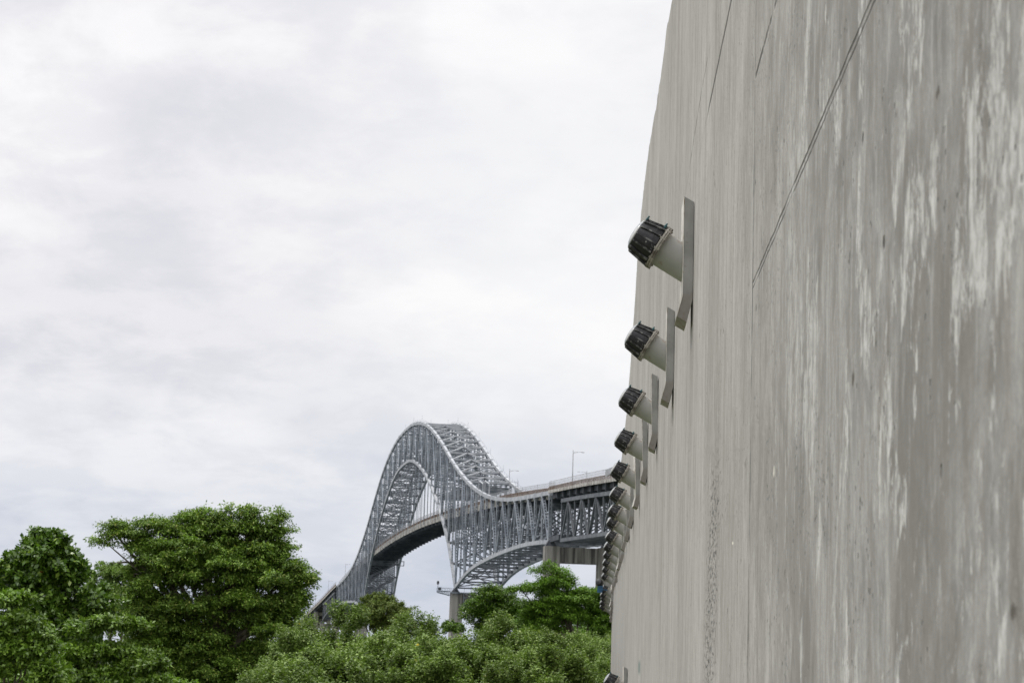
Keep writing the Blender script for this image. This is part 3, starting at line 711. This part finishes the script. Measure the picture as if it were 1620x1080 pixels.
# piers: two tapered columns with chamfered corners and a cross wall
def pier(s, ztp, wd, beam_h, label=None, gantry=False, top_w=None):
    b = MB(); po_cols = []
    for c in (0.35, W - 0.35):
        z0 = -3.0
        for (za, zb_, wa, wb, da, db) in ((z0, ztp - 1.0, wd * 0.62, wd * 0.5, wd * 0.55, wd * 0.45), (ztp - 1.0, ztp, wd * 0.5, wd * 0.5, wd * 0.45, wd * 0.45)):
            def ring(w_, d_, z):
                ch_ = 0.22 * w_
                return [(c - w_ + ch_, s - d_, z), (c + w_ - ch_, s - d_, z), (c + w_, s - d_ + ch_, z), (c + w_, s + d_ - ch_, z), (c + w_ - ch_, s + d_, z), (c - w_ + ch_, s + d_, z), (c - w_, s + d_ - ch_, z), (c - w_, s - d_ + ch_, z)]
            o = len(b.v); b.v.extend(ring(wa, da, za)); b.v.extend(ring(wb, db, zb_))
            for j in range(8): k = (j + 1) % 8; b.f.append((o + j, o + k, o + 8 + k, o + 8 + j))
            b.f.append(tuple(o + 8 + j for j in range(8)))
        po_cols.append(b); b = MB()
    x0, x1 = 0.35 + wd * 0.5, W - 0.35 - wd * 0.5
    b.box(x0 - 0.2, x1 + 0.2, s - wd * 0.3, s + wd * 0.3, ztp - beam_h, ztp - 0.15)
    for i in range(6):
        xx = x0 + (x1 - x0) * (i + 0.5) / 6; b.box(xx - 0.35, xx + 0.35, s - wd * 0.3 - 0.12, s - wd * 0.3, ztp - beam_h + 0.25, ztp - 0.5)
    po = b.build('pier_cross_wall', MAT['pier_shaded'], bridge)
    for q in po_cols: q.build('pier_column', MAT['pier'], po)
    for c in (0.0, W):
        sh = MB()
        sh.hexa([(c - 1.5, s - 1.3, ztp), (c + 1.5, s - 1.3, ztp), (c + 1.5, s + 1.3, ztp), (c - 1.5, s + 1.3, ztp), (c - .45, s - .5, ztp + 1.6), (c + .45, s - .5, ztp + 1.6), (c + .45, s + .5, ztp + 1.6), (c - .45, s + .5, ztp + 1.6)])
        sh.build('bearing', MAT['dark_steel'], po)
    return po
pm = pier(0.0, EYE + 23.7, 3.9, 4.8); pier(344.0, EYE + 23.7, 3.9, 4.8)
pier(-173.5, EYE + 30.0, 3.9, 4.2); pier(524.0, EYE + 28.6, 3.9, 4.0); pier(-303, EYE + 25, 3.6, 3.5); pier(634, EYE + 23.5, 3.6, 3.0)
for i, s in enumerate((700, 770, 840, 910)): pier(s, zd(s) - 1.0, 3.0, 2.5)
# bracing portal at the ends over the side piers
b = MB(); b.box(0.3, W - .3, -175.2, -174.8, EYE + 31.2, EYE + 33.0); b.box(-0.3, 0.3, -186, -174, EYE + 31.0, EYE + 32.3); b.build('expansion_link', MAT['dark_steel'], bridge)
# maintenance gantry and beacon on the near main pier
b = MB(); zg = EYE + 23.9
for c0, c1 in ((-6.2, -1.8), (W + 1.8, W + 6.5)):
    for y in (-1.2, 1.2):
        b.beam((c0, y, zg + .2), (c1, y, zg + .2), .22, .22, (0, 0, 1)); b.beam((c0, y, zg - .2), (c1, y, zg - 1.2), .18, .18, (0, 0, 1))
        n = 5
        for i in range(n):
            xa, xb = c0 + (c1 - c0) * i / n, c0 + (c1 - c0) * (i + .5) / n
            b.beam((xa, y, zg + .2), (xb, y, zg - .2 - (i + .5) / n), .1, .1); b.beam((xb, y, zg - .2 - (i + .5) / n), (c0 + (c1 - c0) * (i + 1) / n, y, zg + .2), .1, .1)
        b.beam((c0, y, zg + 1.3), (c1, y, zg + 1.3), .08, .08)
        for i in range(n + 1): xx = c0 + (c1 - c0) * i / n; b.beam((xx, y, zg + .2), (xx, y, zg + 1.3), .07, .07)
    b.box(c0, c1, -1.2, 1.2, zg + 0.30, zg + 0.36)
for i in range(9):
    xx = -1.7 + i * (W + 3.4) / 8; b.beam((xx, -2.2, zg), (xx, -2.2, zg + 1.2), .08, .08)
b.beam((-1.7, -2.2, zg + 1.2), (W + 1.7, -2.2, zg + 1.2), .08, .08); b.box(-1.9, W + 1.9, -2.4, -1.9, zg - 0.5, zg - 0.05)
for x in (2.6, 4.8):
    b.beam((x, -2.3, zg), (x, -2.3, zg - 5.0), .2, .2)
for i in range(3):
    b.beam((2.6, -2.3, zg - 1.6 * i - .1), (4.8, -2.3, zg - 1.6 * i - 1.6), .14, .14); b.beam((2.6, -2.3, zg - 1.6 * i - 1.65), (4.8, -2.3, zg - 1.6 * i - 1.65), .14, .14)
b.build('maintenance_gantry', MAT['steel'], pm)
b = MB(); b.beam((-6.0, 0, zg + .3), (-6.0, 0, zg + 2.6), .16, .16); b.lathe([(0, .3), (.25, .42), (.9, .42), (1.15, .25)], (-6.0, 0, zg + 2.5), (0, 0, 1), 12, (True, True))
b.box(-5.8, -4.9, -.5, .5, zg + .5, zg + 1.5); b.build('beacon', MAT['dark_steel'], pm)
# inspection cage at the far pier, access frame on the near top chord
b = MB(); zc_ = EYE + 47.4
for z in (zc_, zc_ + 2.2): b.box(W - .4, W + 2.9, 316, 317.2, z, z + 0.35)
for x in (W - .4, W + 2.55): b.box(x, x + .35, 316, 317.2, zc_ + .36, zc_ + 2.19)
b.build('inspection_cage', MAT['chord'], bridge)
b = MB(); ks = -2.6; zz_ = zt(ks) + .6
for (dx, dy) in ((0, 0), (0, 9), (2.0, 0), (2.0, 9)): b.beam((dx, S(ks) + dy, zz_ - 3.5 if dx else zz_ - 1), (dx, S(ks) + dy, zz_ + 2.6 + dy * .2), .3, .3)
for dx in (0, 2.0): b.beam((dx, S(ks), zz_ + 2.6), (dx, S(ks) + 9, zz_ + 4.4), .3, .3)
b.build('access_frame', MAT['chord'], bridge)

# street lamps on the bridge (each on its own)
def bridge_pt(c, s, z):
    return Vector((-17.597 + c * math.cos(H_B) - s * math.sin(H_B), 667.459 + c * math.sin(H_B) + s * math.cos(H_B), z))
def make_lamp(h):
    r_ = empty('street_lamp', (0, 0, 0))
    b = MB(); b.tube([(0, 0, 0), (0, 0, h * .5), (0, 0, h)], [.13, .10, .07], 8); b.build('pole', MAT['lamp_pole'], r_)
    b = MB(); b.tube([(0, 0, h - .9), (.7, 0, h - .55), (1.5, 0, h - .42), (1.95, 0, h - .42)], [.05, .05, .04, .04], 6); b.tube([(0, 0, h - .42), (1.2, 0, h - .4)], .03, 6); b.build('arm', MAT['lamp_pole'], r_)
    b = MB(); b.hexa([(1.9, -.14, h - .5), (2.75, -.2, h - .56), (2.75, .2, h - .56), (1.9, .14, h - .5), (1.9, -.1, h - .36), (2.7, -.13, h - .38), (2.7, .13, h - .38), (1.9, .1, h - .36)]); b.build('lamp_head', MAT['lamp_pole'], r_)
    return r_
lamps = [(-0.6, -203.3, 8.6, 0, 'tall street lamp on the bridge deck just left of the wall'), (W + .6, -143.5, 6.8, math.pi, 'shorter street lamp whose arm points left, on the bridge beside the taller one'),
         (0.9, -101.0, 8.4, 0, 'street lamp where the arch meets the roadway, arm pointing right'), (W - .9, -41.0, 8.4, math.pi, 'street lamp behind the end of the far truss, arm pointing left'),
         (0.9, 474.0, 8.8, 0, 'first faint street lamp on the far left slope of the bridge'), (-.6, 583.0, 8.8, 0, 'second faint street lamp down the far left slope of the bridge'), (-.6, 700.0, 8.8, 0, 'last faint street lamp low on the far left slope, beside the trees')]
lp = make_lamp(8.6)
for i, (c, s, h, rz, lb) in enumerate(lamps):
    o = lp if i == 0 else copy_tree(lp)
    o.location = bridge_pt(c, s, zd(s) + 2.25); o.rotation_euler = (0, 0, H_B + rz); o.scale = (1, 1, h / 8.6)
    tag(o, lb, 'street lamp', 'street lamps along the bridge')

# ------------------------------------------------------------------ vegetation
def sph(n):
    v = rng.normal(size=(n, 3)); return v / np.linalg.norm(v, axis=1)[:, None]
def leaves_mesh(name, base, dirs, nrm, length, width, mat, parent, extra=None):
    """one small folded leaf per row"""
    n = len(base); d = dirs / np.linalg.norm(dirs, axis=1)[:, None]
    sd_ = np.cross(d, nrm); sl = np.linalg.norm(sd_, axis=1)[:, None]; sd_ = sd_ / np.maximum(sl, 1e-5)
    up_ = np.cross(sd_, d); L_ = length[:, None]; W_ = width[:, None]
    v = np.empty((n, 4, 3), np.float32)
    v[:, 0] = base; v[:, 1] = base + d * L_ * 0.5 + sd_ * W_ * 0.5 + up_ * W_ * 0.12
    v[:, 2] = base + d * L_ - up_ * L_ * 0.12; v[:, 3] = base + d * L_ * 0.5 - sd_ * W_ * 0.5 + up_ * W_ * 0.12
    me = bpy.data.meshes.new(name); me.vertices.add(n * 4); me.vertices.foreach_set('co', v.ravel())
    me.loops.add(n * 4); me.loops.foreach_set('vertex_index', np.arange(n * 4, dtype=np.int32))
    me.polygons.add(n); me.polygons.foreach_set('loop_start', np.arange(0, n * 4, 4, dtype=np.int32))
    me.polygons.foreach_set('loop_total', np.full(n, 4, np.int32))
    me.materials.append(mat)
    if extra is not None:
        for mm in extra[0]: me.materials.append(mm)
        idx = np.zeros(n, np.int32)
        for j, fr in enumerate(extra[1]): idx[rng.random(n) < fr] = j + 1
        me.polygons.foreach_set('material_index', idx)
    me.update(calc_edges=True); me.validate()
    return link(name, me, parent)

def clump_tips(c, rad, n_sub, sub_r, tips, up_bias=0.35, hollow=0.35, flat=0.5):
    """twig tips set along tapered, flattened sprays that radiate through an ellipsoid"""
    c = np.array(c); rad = np.array(rad); n_sub = int(n_sub * 1.6) + 4
    d = sph(n_sub); d[:, 2] += up_bias * 0.7; d /= np.linalg.norm(d, axis=1)[:, None]
    ln_ = rng.uniform(0.62, 1.0, n_sub) * np.where(rng.random(n_sub) < .18, 1.22, 1.0)
    root_ = c + sph(n_sub) * rad * 0.35 * rng.random(n_sub)[:, None]
    end_ = c + d * rad * ln_[:, None]
    ax = end_ - root_
    sd_ = np.cross(ax, rng.normal(scale=.35, size=(n_sub, 3)) + np.array([0, 0, 1.0])); sd_ /= np.maximum(np.linalg.norm(sd_, axis=1), 1e-6)[:, None]
    w_ = sub_r * rng.uniform(.6, 1.15, n_sub)
    k = rng.integers(0, n_sub, tips); t = hollow + (1 - hollow) * rng.random(tips) ** 0.75
    u_ = rng.uniform(-1, 1, tips)
    taper = np.clip(1.12 - t, 0, .75) / .75
    p = root_[k] + ax[k] * t[:, None] + sd_[k] * (u_ * w_[k] * taper)[:, None]
    p[:, 2] += rng.normal(scale=.22, size=tips) * w_[k] * flat - (t ** 2) * w_[k] * .25 - np.abs(u_) * w_[k] * .25
    axn = ax / np.maximum(np.linalg.norm(ax, axis=1), 1e-6)[:, None]
    dr = axn[k] * 0.8 + sd_[k] * (u_ * .9)[:, None] + rng.normal(scale=0.2, size=(tips, 3))
    return p, dr, root_, w_

def core_clump(c, rad, n):
    p = sph(n) * (rng.random(n) ** (1 / 3))[:, None] * np.array(rad) * 0.6 + np.array(c)
    return p, sph(n)

def crown(name, clumps, leaf, mat, parent, per_tip=7, spread=1.0, droop=0.0, leaf_w=0.5, extra=None, scatter=None, mode='rosette', horiz=0.0, twig=4.0, core=0.0):
    P_, D_ = [], []
    for cl in clumps:
        p, d, _, _ = clump_tips(*cl[:5], **(cl[5] if len(cl) > 5 else {}))
        P_.append(p); D_.append(d)
        if core:
            p2, d2 = core_clump(cl[0], cl[1], int(cl[4] * core)); P_.append(p2); D_.append(d2)
    P_ = np.concatenate(P_); D_ = np.concatenate(D_); D_ /= np.linalg.norm(D_, axis=1)[:, None]
    n = len(P_) * per_tip; base = np.repeat(P_, per_tip, 0); dd = np.repeat(D_, per_tip, 0)
    rv = sph(n)
    if mode == 'rosette':
        dirs = dd * 0.55 + rv * spread; dirs[:, 2] -= droop
        base = base + rng.normal(scale=leaf * 0.35, size=(n, 3))
        nrm = dd * 0.5 + rng.normal(scale=0.45, size=(n, 3)) + np.array([0, 0, 0.7])
    else:                       # leaflets set along a twig
        t = rng.random(n)[:, None]; tw = dd.copy(); tw[:, 2] *= (1 - horiz)
        if mode == 'up': tw = dd * 0.55; tw[:, 2] += 0.65
        tw[:, 2] -= droop * 0.4
        base = base + tw * (t * leaf * twig) + rng.normal(scale=leaf * 0.4, size=(n, 3))
        dirs = tw * 0.4 + rv * spread; dirs[:, 2] = dirs[:, 2] * 0.6 - droop
        nrm = rng.normal(scale=0.4, size=(n, 3)) + np.array([0, 0, 1.0])
    ln = leaf * rng.uniform(0.65, 1.25, n)
    return leaves_mesh(name, base, dirs, nrm, ln, ln * leaf_w, mat, parent, extra)

def limbs(name, base, targets, r0, parent, fork=0.45, mat=None):
    """trunk that forks into limbs which end in the clumps"""
    b = MB(); base = Vector(base); tg = [Vector(t) for t in targets]
    ctr = sum(tg, Vector()) / len(tg); f = base.lerp(Vector((base.x * .6 + ctr.x * .4, base.y, 0)), 1.0); 
    f = Vector((base.x * .75 + ctr.x * .25, base.y * .75 + ctr.y * .25, base.z + (ctr.z - base.z) * fork))
    mid = base.lerp(f, 0.5) + Vector((random.uniform(-.2, .2), 0, 0))
    b.tube([base, mid, f], [r0 * 1.25, r0 * .95, r0 * .8], 10)
    for t in tg:
        r1 = r0 * random.uniform(.35, .55); m1 = f.lerp(t, .35) + Vector((random.uniform(-.3, .3), random.uniform(-.3, .3), (t - f).length * .06)); m2 = f.lerp(t, .7) + Vector((random.uniform(-.3, .3), random.uniform(-.3, .3), (t - f).length * .03))
        b.tube([f, m1, m2, t], [r1, r1 * .8, r1 * .5, r1 * .18], 7)
        for _ in range(5):
            s_ = f.lerp(t, random.uniform(.3, .75)); e = s_ + Vector((random.uniform(-1, 1), random.uniform(-1, 1), random.uniform(-.1, .5))) * (t - f).length * .16
            b.tube([s_, s_.lerp(e, .5) + Vector((0, 0, .08)), e], [r1 * .3, r1 * .2, r1 * .06], 5)
    return b.build(name, mat or MAT['bark'], parent, True)

def mpp(Y): return Y / 3100.0
def C(px, py, Y, rx, ry, rz=None, nsub=24, subr=0.33, tips=900, dy=0.0, **kw):
    """clump at photo position with radii in photo pixels turned to metres at distance Y"""
    k = mpp(Y); p = at(px, py, Y + dy); rx *= k; ry *= k
    rz = rx if rz is None else rz * k
    return (tuple(p), (rx, rz, ry), nsub, subr * min(rx, ry) if subr > 0 else -subr * k, tips, kw)
def gz(p): return Vector((p[0], p[1], 6.0))
def tree(name, label, cat, Y, clumps, leaf, mat, trunk_px=None, r0=0.25, nl=None, group=None, **kw):
    bx_ = at(trunk_px if trunk_px else sum(c[0][0] for c in clumps), 1050, Y) if trunk_px else Vector((sum(c[0][0] for c in clumps) / len(clumps), Y, 6))
    base = Vector((bx_.x, bx_.y, 5.9)); root = empty(name, base)
    def loc(c): return (tuple(Vector(c[0]) - base),) + tuple(c[1:])
    cl = [loc(c) for c in clumps]
    crown('crown', cl, leaf, mat, root, **kw)
    tg = [Vector(c[0]) for c in (cl if nl is None else cl[:nl])]
    limbs('trunk', (0, 0, 0), tg, r0, root)
    tag(root, label, cat, group); return root

# 1. almond tree with big glossy leaves, far left
Y = 100
tree('almond_tree', 'dark dome shaped tree with big glossy leaves at the far left', 'tree', Y, [
    C(70, 893, Y, 60, 57, 60, 70, .24, 1500, hollow=.5), C(70, 862, Y, 40, 28, 40, 26, .3, 520), C(22, 905, Y, 34, 34, 34, 26, .3, 300), C(112, 905, Y, 30, 34, 34, 26, .3, 320),
    C(62, 950, Y, 75, 40, 60, 40, .3, 800), C(90, 990, Y, 70, 40, 60, 40, .3, 700), C(40, 1030, Y, 90, 45, 60, 40, .3, 700), C(130, 1040, Y, 60, 50, 50, 40, .3, 600), C(150, 960, Y, 40, 40, 40, 26, .3, 400)],
    .30, MAT['leaf_almond'], 75, .28, per_tip=9, spread=1.0, leaf_w=.6, core=.3, extra=([MAT['leaf_red']], [0.0015]))
tree('almond_tree', 'bright green almond tree spreading low at the left edge', 'tree', 86, [
    C(18, 945, 86, 45, 9, 40, 14, -8, 260, up_bias=.6), C(25, 985, 86, 50, 22, 45, 26, -13, 480, up_bias=.5), C(62, 1010, 86, 34, 34, 40, 26, -12, 420, up_bias=.5),
    C(30, 1040, 86, 60, 40, 45, 36, -14, 800, up_bias=.4), C(80, 1065, 86, 40, 30, 45, 26, -13, 420), C(0, 1000, 86, 30, 40, 40, 26, -12, 400)],
    .24, MAT['leaf_almond_light'], 12, .16, per_tip=9, spread=1.0, leaf_w=.5)
tree('almond_tree', 'almond tree with flat leafy tiers reaching right, left of the big tree', 'tree', 92, [
    C(180, 984, 92, 66, 9, 36, 26, -9, 560, up_bias=.7), C(130, 992, 92, 30, 12, 30, 14, -9, 220, up_bias=.6), C(160, 1028, 92, 82, 12, 40, 34, -10, 760, up_bias=.7),
    C(230, 1050, 92, 42, 16, 36, 20, -10, 420, up_bias=.6), C(150, 1070, 92, 90, 18, 40, 30, -11, 800, up_bias=.6), C(120, 1045, 92, 50, 16, 36, 20, -10, 300, up_bias=.6), C(60, 1085, 92, 110, 26, 40, 40, -12, 900), C(240, 1085, 92, 70, 22, 40, 26, -11, 600)],
    .22, MAT['leaf_almond_light'], 140, .16, per_tip=9, spread=1.0, leaf_w=.5)
# 2. the large feathery tree
Y = 118
K = dict(hollow=.35)
tree('shade_tree', 'large wide crowned feathery tree standing left of the bridge', 'tree', Y, [
    C(330, 892, Y, 96, 44, 90, 26, -17, 1500, hollow=.75, flat=.5), C(415, 905, Y, 60, 46, 70, 18, -15, 1100, hollow=.75, flat=.5), C(262, 900, Y, 56, 38, 70, 14, -14, 800, hollow=.75, flat=.5),
    C(200, 842, Y, 32, 4, 26, 9, -8, 170, up_bias=.6, flat=.35), C(164, 855, Y, 12, 2, 10, 4, -5, 34, up_bias=.6, flat=.35), C(174, 833, Y, 14, 3, 12, 5, -5, 50, up_bias=.6, flat=.4), C(194, 829, Y, 12, 3, 12, 4, -5, 40, up_bias=.6, flat=.4), C(228, 860, Y, 26, 6, 26, 8, -8, 140, up_bias=.5, flat=.4),
    C(245, 826, Y, 24, 4, 30, 8, -7, 150, up_bias=.6, flat=.4), C(282, 838, Y, 34, 8, 40, 11, -10, 300, up_bias=.6, flat=.45), C(306, 818, Y, 20, 4, 26, 8, -6, 130, up_bias=.6, flat=.4), C(316, 808, Y, 7, 3, 12, 4, -4, 36), C(330, 836, Y, 32, 8, 40, 11, -10, 300, up_bias=.6, flat=.5), C(343, 817, Y, 16, 5, 24, 7, -6, 110), C(372, 834, Y, 26, 10, 40, 11, -9, 300, flat=.5),
    C(320, 862, Y, 84, 16, 70, 16, -13, 700, flat=.45), C(400, 866, Y, 42, 20, 60, 12, -12, 420, flat=.5), C(245, 868, Y, 32, 16, 50, 9, -10, 220, flat=.45),
    C(398, 818, Y, 9, 7, 16, 6, -5, 60), C(412, 836, Y, 16, 10, 24, 9, -7, 140), C(430, 824, Y, 7, 9, 14, 6, -5, 50), C(443, 820, Y, 5, 3, 8, 4, -3, 18), C(434, 846, Y, 13, 12, 24, 8, -6, 100), C(449, 838, Y, 6, 3, 10, 4, -3.5, 24), C(449, 864, Y, 9, 8, 16, 6, -5, 55), C(358, 807, Y, 5, 4, 8, 4, -3, 20), C(384, 808, Y, 5, 4, 8, 4, -3.5, 22), C(402, 807, Y, 4, 3, 8, 3, -3, 14), C(441, 811, Y, 3, 5, 6, 3, -2.5, 14),
    C(455, 892, Y, 28, 8, 40, 9, -9, 230, flat=.4), C(480, 911, Y, 15, 4, 26, 7, -6, 110, up_bias=.6, flat=.4), C(470, 897, Y, 12, 4, 18, 5, -5, 50, up_bias=.6), C(484, 925, Y, 8, 3, 12, 4, -4, 26), C(462, 938, Y, 20, 20, 36, 10, -8, 220, flat=.5), C(440, 962, Y, 26, 26, 36, 11, -9, 280, flat=.5),
    C(330, 965, Y, 120, 50, 80, 30, -16, 1500, hollow=.8, flat=.5), C(425, 985, Y, 50, 44, 60, 16, -13, 700, flat=.5), C(300, 1030, Y, 120, 50, 70, 34, -15, 1700, flat=.55), C(400, 1045, Y, 56, 40, 60, 22, -13, 900), C(340, 1075, Y, 110, 30, 60, 26, -13, 1100), C(250, 1000, Y, 60, 40, 60, 18, -12, 700), C(235, 960, Y, 56, 50, 70, 18, -13, 750, flat=.5)],
    .20, MAT['leaf_big'], 335, .40, nl=40, per_tip=16, spread=.8, droop=.12, leaf_w=.45, mode='twig', horiz=.4, twig=4.0, core=.32)
tree('backing_tree', 'pale yellow green tree partly hidden between the dome tree and the big tree', 'tree', 150, [
    C(185, 905, 150, 40, 28, 40, 26, .34, 900), C(230, 900, 150, 34, 22, 40, 26, .34, 700), C(160, 940, 150, 50, 40, 40, 30, .3, 1100), C(210, 980, 150, 60, 50, 40, 30, .3, 1100)],
    .20, MAT['leaf_pale'], 190, .25, per_tip=9, spread=1.0, leaf_w=.5)
# 3. right-hand trees below the bridge
Y = 150
tree('rain_tree', 'dark dense tree under the near bridge pier, left of the layered tree', 'tree', 165, [
    C(773, 950, 165, 30, 26, 34, 26, -11, 1500), C(750, 968, 165, 20, 12, 20, 12, -8, 420), C(800, 962, 165, 24, 24, 26, 18, -10, 900), C(790, 985, 165, 40, 20, 30, 20, -10, 1100), C(828, 970, 165, 28, 20, 26, 18, -10, 900), C(850, 985, 165, 30, 18, 26, 14, -10, 700)],
    .20, MAT['leaf_almond'], 790, .22, per_tip=9, spread=.9, leaf_w=.5, mode='twig', horiz=.3)
tree('rain_tree', 'spreading layered tree in front of the side pier with visible forked limbs', 'tree', Y, [
    C(880, 922, Y, 27, 18, 26, 22, -11, 900, up_bias=.5), C(872, 899, Y, 10, 5, 10, 6, -5, 90), C(853, 903, Y, 9, 4, 10, 5, -4, 60), C(893, 906, Y, 7, 7, 8, 5, -5, 80), C(848, 930, Y, 24, 8, 24, 14, -9, 420, up_bias=.6), C(824, 932, Y, 15, 5, 16, 8, -6, 170, up_bias=.6), C(868, 890, Y, 4, 4, 6, 3, -3, 26),
    C(905, 950, Y, 56, 16, 44, 36, -12, 2200, up_bias=.6), C(938, 940, Y, 34, 14, 34, 22, -11, 1000, up_bias=.6), C(956, 955, Y, 22, 22, 26, 16, -10, 800), C(872, 962, Y, 50, 16, 40, 26, -12, 1700, up_bias=.6),
    C(905, 972, Y, 40, 12, 34, 20, -11, 900, up_bias=.5), C(852, 985, Y, 42, 18, 34, 22, -12, 1200, up_bias=.5), C(956, 985, Y, 22, 20, 30, 18, -11, 900), C(958, 1012, Y, 22, 26, 30, 18, -11, 900), C(905, 1010, Y + 10, 66, 24, 30, 34, -12, 1900), C(890, 985, Y + 12, 60, 14, 30, 24, -11, 1000)],
    .165, MAT['leaf_rain'], 927, .30, nl=12, per_tip=10, spread=.9, leaf_w=.5, mode='twig', horiz=.45)
tree('mango_tree', 'round olive green dome tree in front of the far bridge pier', 'tree', 200, [
    C(604, 962, 200, 44, 25, 40, 54, -11, 2900), C(598, 946, 200, 24, 11, 24, 14, -8, 520), C(632, 972, 200, 20, 18, 26, 18, -8, 620), C(575, 975, 200, 24, 16, 26, 18, -8, 620), C(610, 985, 200, 40, 12, 30, 20, -8, 700)],
    .22, MAT['leaf_olive'], 604, .30, per_tip=8, spread=.9, leaf_w=.45)
tree('bush', 'small dark round bush below the near main bridge pier', 'bush', 190, [C(716, 990, 190, 20, 11, 20, 26, -6, 800)], .2, MAT['leaf_almond'], 716, .12, per_tip=8, leaf_w=.5)
tree('bush', 'small pale bush right of the main pier foot', 'bush', 180, [C(768, 1000, 180, 16, 10, 16, 16, -5, 420)], .2, MAT['leaf_pale'], 768, .1, per_tip=7, leaf_w=.5)

# 4. flowering shrubs in front
def shrub(label, px, py, Y, rx, ry, mat, tips=2200, extra_cl=(), leaf=.115, fl=0.0012):
    cl = []; py += 18 if Y > 70 else 10
    for i in range(24):
        u_ = rng.uniform(-1.15, 1.15); v_ = rng.uniform(0, 1) ** .9; top_ = py + ry * .8 * (1 - math.sqrt(max(0, 1 - min(1, abs(u_)) ** 2))) + rng.uniform(-6, 8)
        r2 = rng.uniform(.16, .34) * ry
        cl.append(C(px + u_ * rx, top_ + v_ * ry * 1.2 + r2 * .7, Y, rng.uniform(.14, .3) * rx, r2, rx * .35, 8, -7 * 70 / Y, int(tips / 15), dy=rng.uniform(-2.2, 2.6), hollow=.3, up_bias=.5))
    for (dx, dy_, r1, r2, t) in extra_cl: cl.append(C(px + dx, py + dy_, Y, r1, r2, r1, 14, -9 * 70 / Y, t, up_bias=.5))
    root = tree('flowering_shrub', label, 'shrub', Y, cl, leaf, mat, px, .07, per_tip=10, spread=.9, leaf_w=.62, mode='up', twig=5.5, extra=([MAT['flower']], [fl]), group='flowering shrubs of the front thicket')
    return root
SA, SB, SP = MAT['leaf_shrub'], MAT['leaf_shrub_dark'], MAT['leaf_pale']
shrub('shrub at the foot of the big tree, left end of the thicket', 478, 985, 84, 46, 50, SA, 2600, [(10, 0, 14, 14, 160)])
shrub('tall leafy shrub just under the left end of the bridge', 545, 968, 88, 44, 60, SA, 2800, [(-12, -4, 12, 14, 160), (20, 2, 14, 14, 160)])
shrub('mid green shrub below the olive dome tree', 612, 985, 80, 46, 52, SA, 2600, [(24, 0, 12, 14, 140)])
shrub('pointed shrub with sprigs right of the olive dome tree', 668, 978, 86, 34, 50, SB, 2000, [(-10, -2, 6, 14, 90), (12, 4, 7, 10, 90)])
shrub('yellow flecked shrub below the near main pier', 728, 996, 78, 44, 48, SA, 2500, [], .115, .004)
shrub('grey green shrub in the centre of the thicket', 792, 978, 82, 46, 56, SA, 2900, [(0, 2, 12, 12, 150)], .115, .003)
shrub('broad shrub below the layered tree, second from the wall', 856, 992, 76, 50, 56, SA, 3000, [])
shrub('shrub touching the wall at the bottom right of the thicket', 922, 1012, 104, 40, 46, SA, 2600, [])
shrub('low dark shrub in the front left of the thicket', 520, 1030, 60, 52, 48, SB, 3000, [], .10)
shrub('low bright shrub in the front of the thicket, second from the left', 590, 1018, 62, 56, 52, SA, 3200, [], .10)
shrub('front shrub with dark hollow beneath it, in the middle', 672, 1022, 58, 54, 50, SA, 3200, [], .10)
shrub('front shrub right of the middle with dense fine leaves', 752, 1020, 60, 52, 50, SB, 3200, [], .10)
shrub('front shrub second from the wall with orange specks', 832, 1032, 56, 54, 46, SA, 3200, [], .10, .003)
shrub('small front shrub in the bottom corner beside the wall', 898, 1046, 60, 42, 40, SB, 2600, [], .10)
shrub('low shrub in the very front below the big tree', 452, 1050, 56, 52, 40, SB, 2600, [], .10)
# undergrowth that fills the thicket: nobody could count it
P0 = []
for i in range(190):
    px = rng.uniform(-60, 985); Yc = rng.uniform(58, 150); top = 1052 + rng.uniform(-8, 24) - (Yc - 58) * 0.30
    if px < 430:
        if Yc < 128: Yc = 128 + rng.uniform(0, 20)
        top = 1036 + rng.uniform(-8, 20)
    if px > 905 and Yc < 98: Yc += 42
    P0.append(C(px, top + 30, Yc, 46 * 80 / Yc, 26 * 80 / Yc + 8, None, 18, -13 * 70 / Yc, 420, up_bias=.5))
for i in range(90):               # the denser belt behind the shrubs
    px = rng.uniform(-20, 975); Yc = rng.uniform(96, 175); top = 1012 + rng.uniform(-12, 16)
    if px > 900 and Yc < 110: Yc += 20
    if px < 430 and Yc < 128: Yc += 45
    if 560 < px < 760: top += 2
    if 430 < px < 900: top += 10
    P0.append(C(px, top + 26, Yc, 34, 28, 24, 18, -9, 430, up_bias=.5))
o = crown('undergrowth', P0, .13, SA, None, per_tip=9, leaf_w=.6, mode='up', twig=4.5)
tag(o, 'tangled green undergrowth filling the gaps below the shrubs and trees', 'undergrowth', kind='stuff')
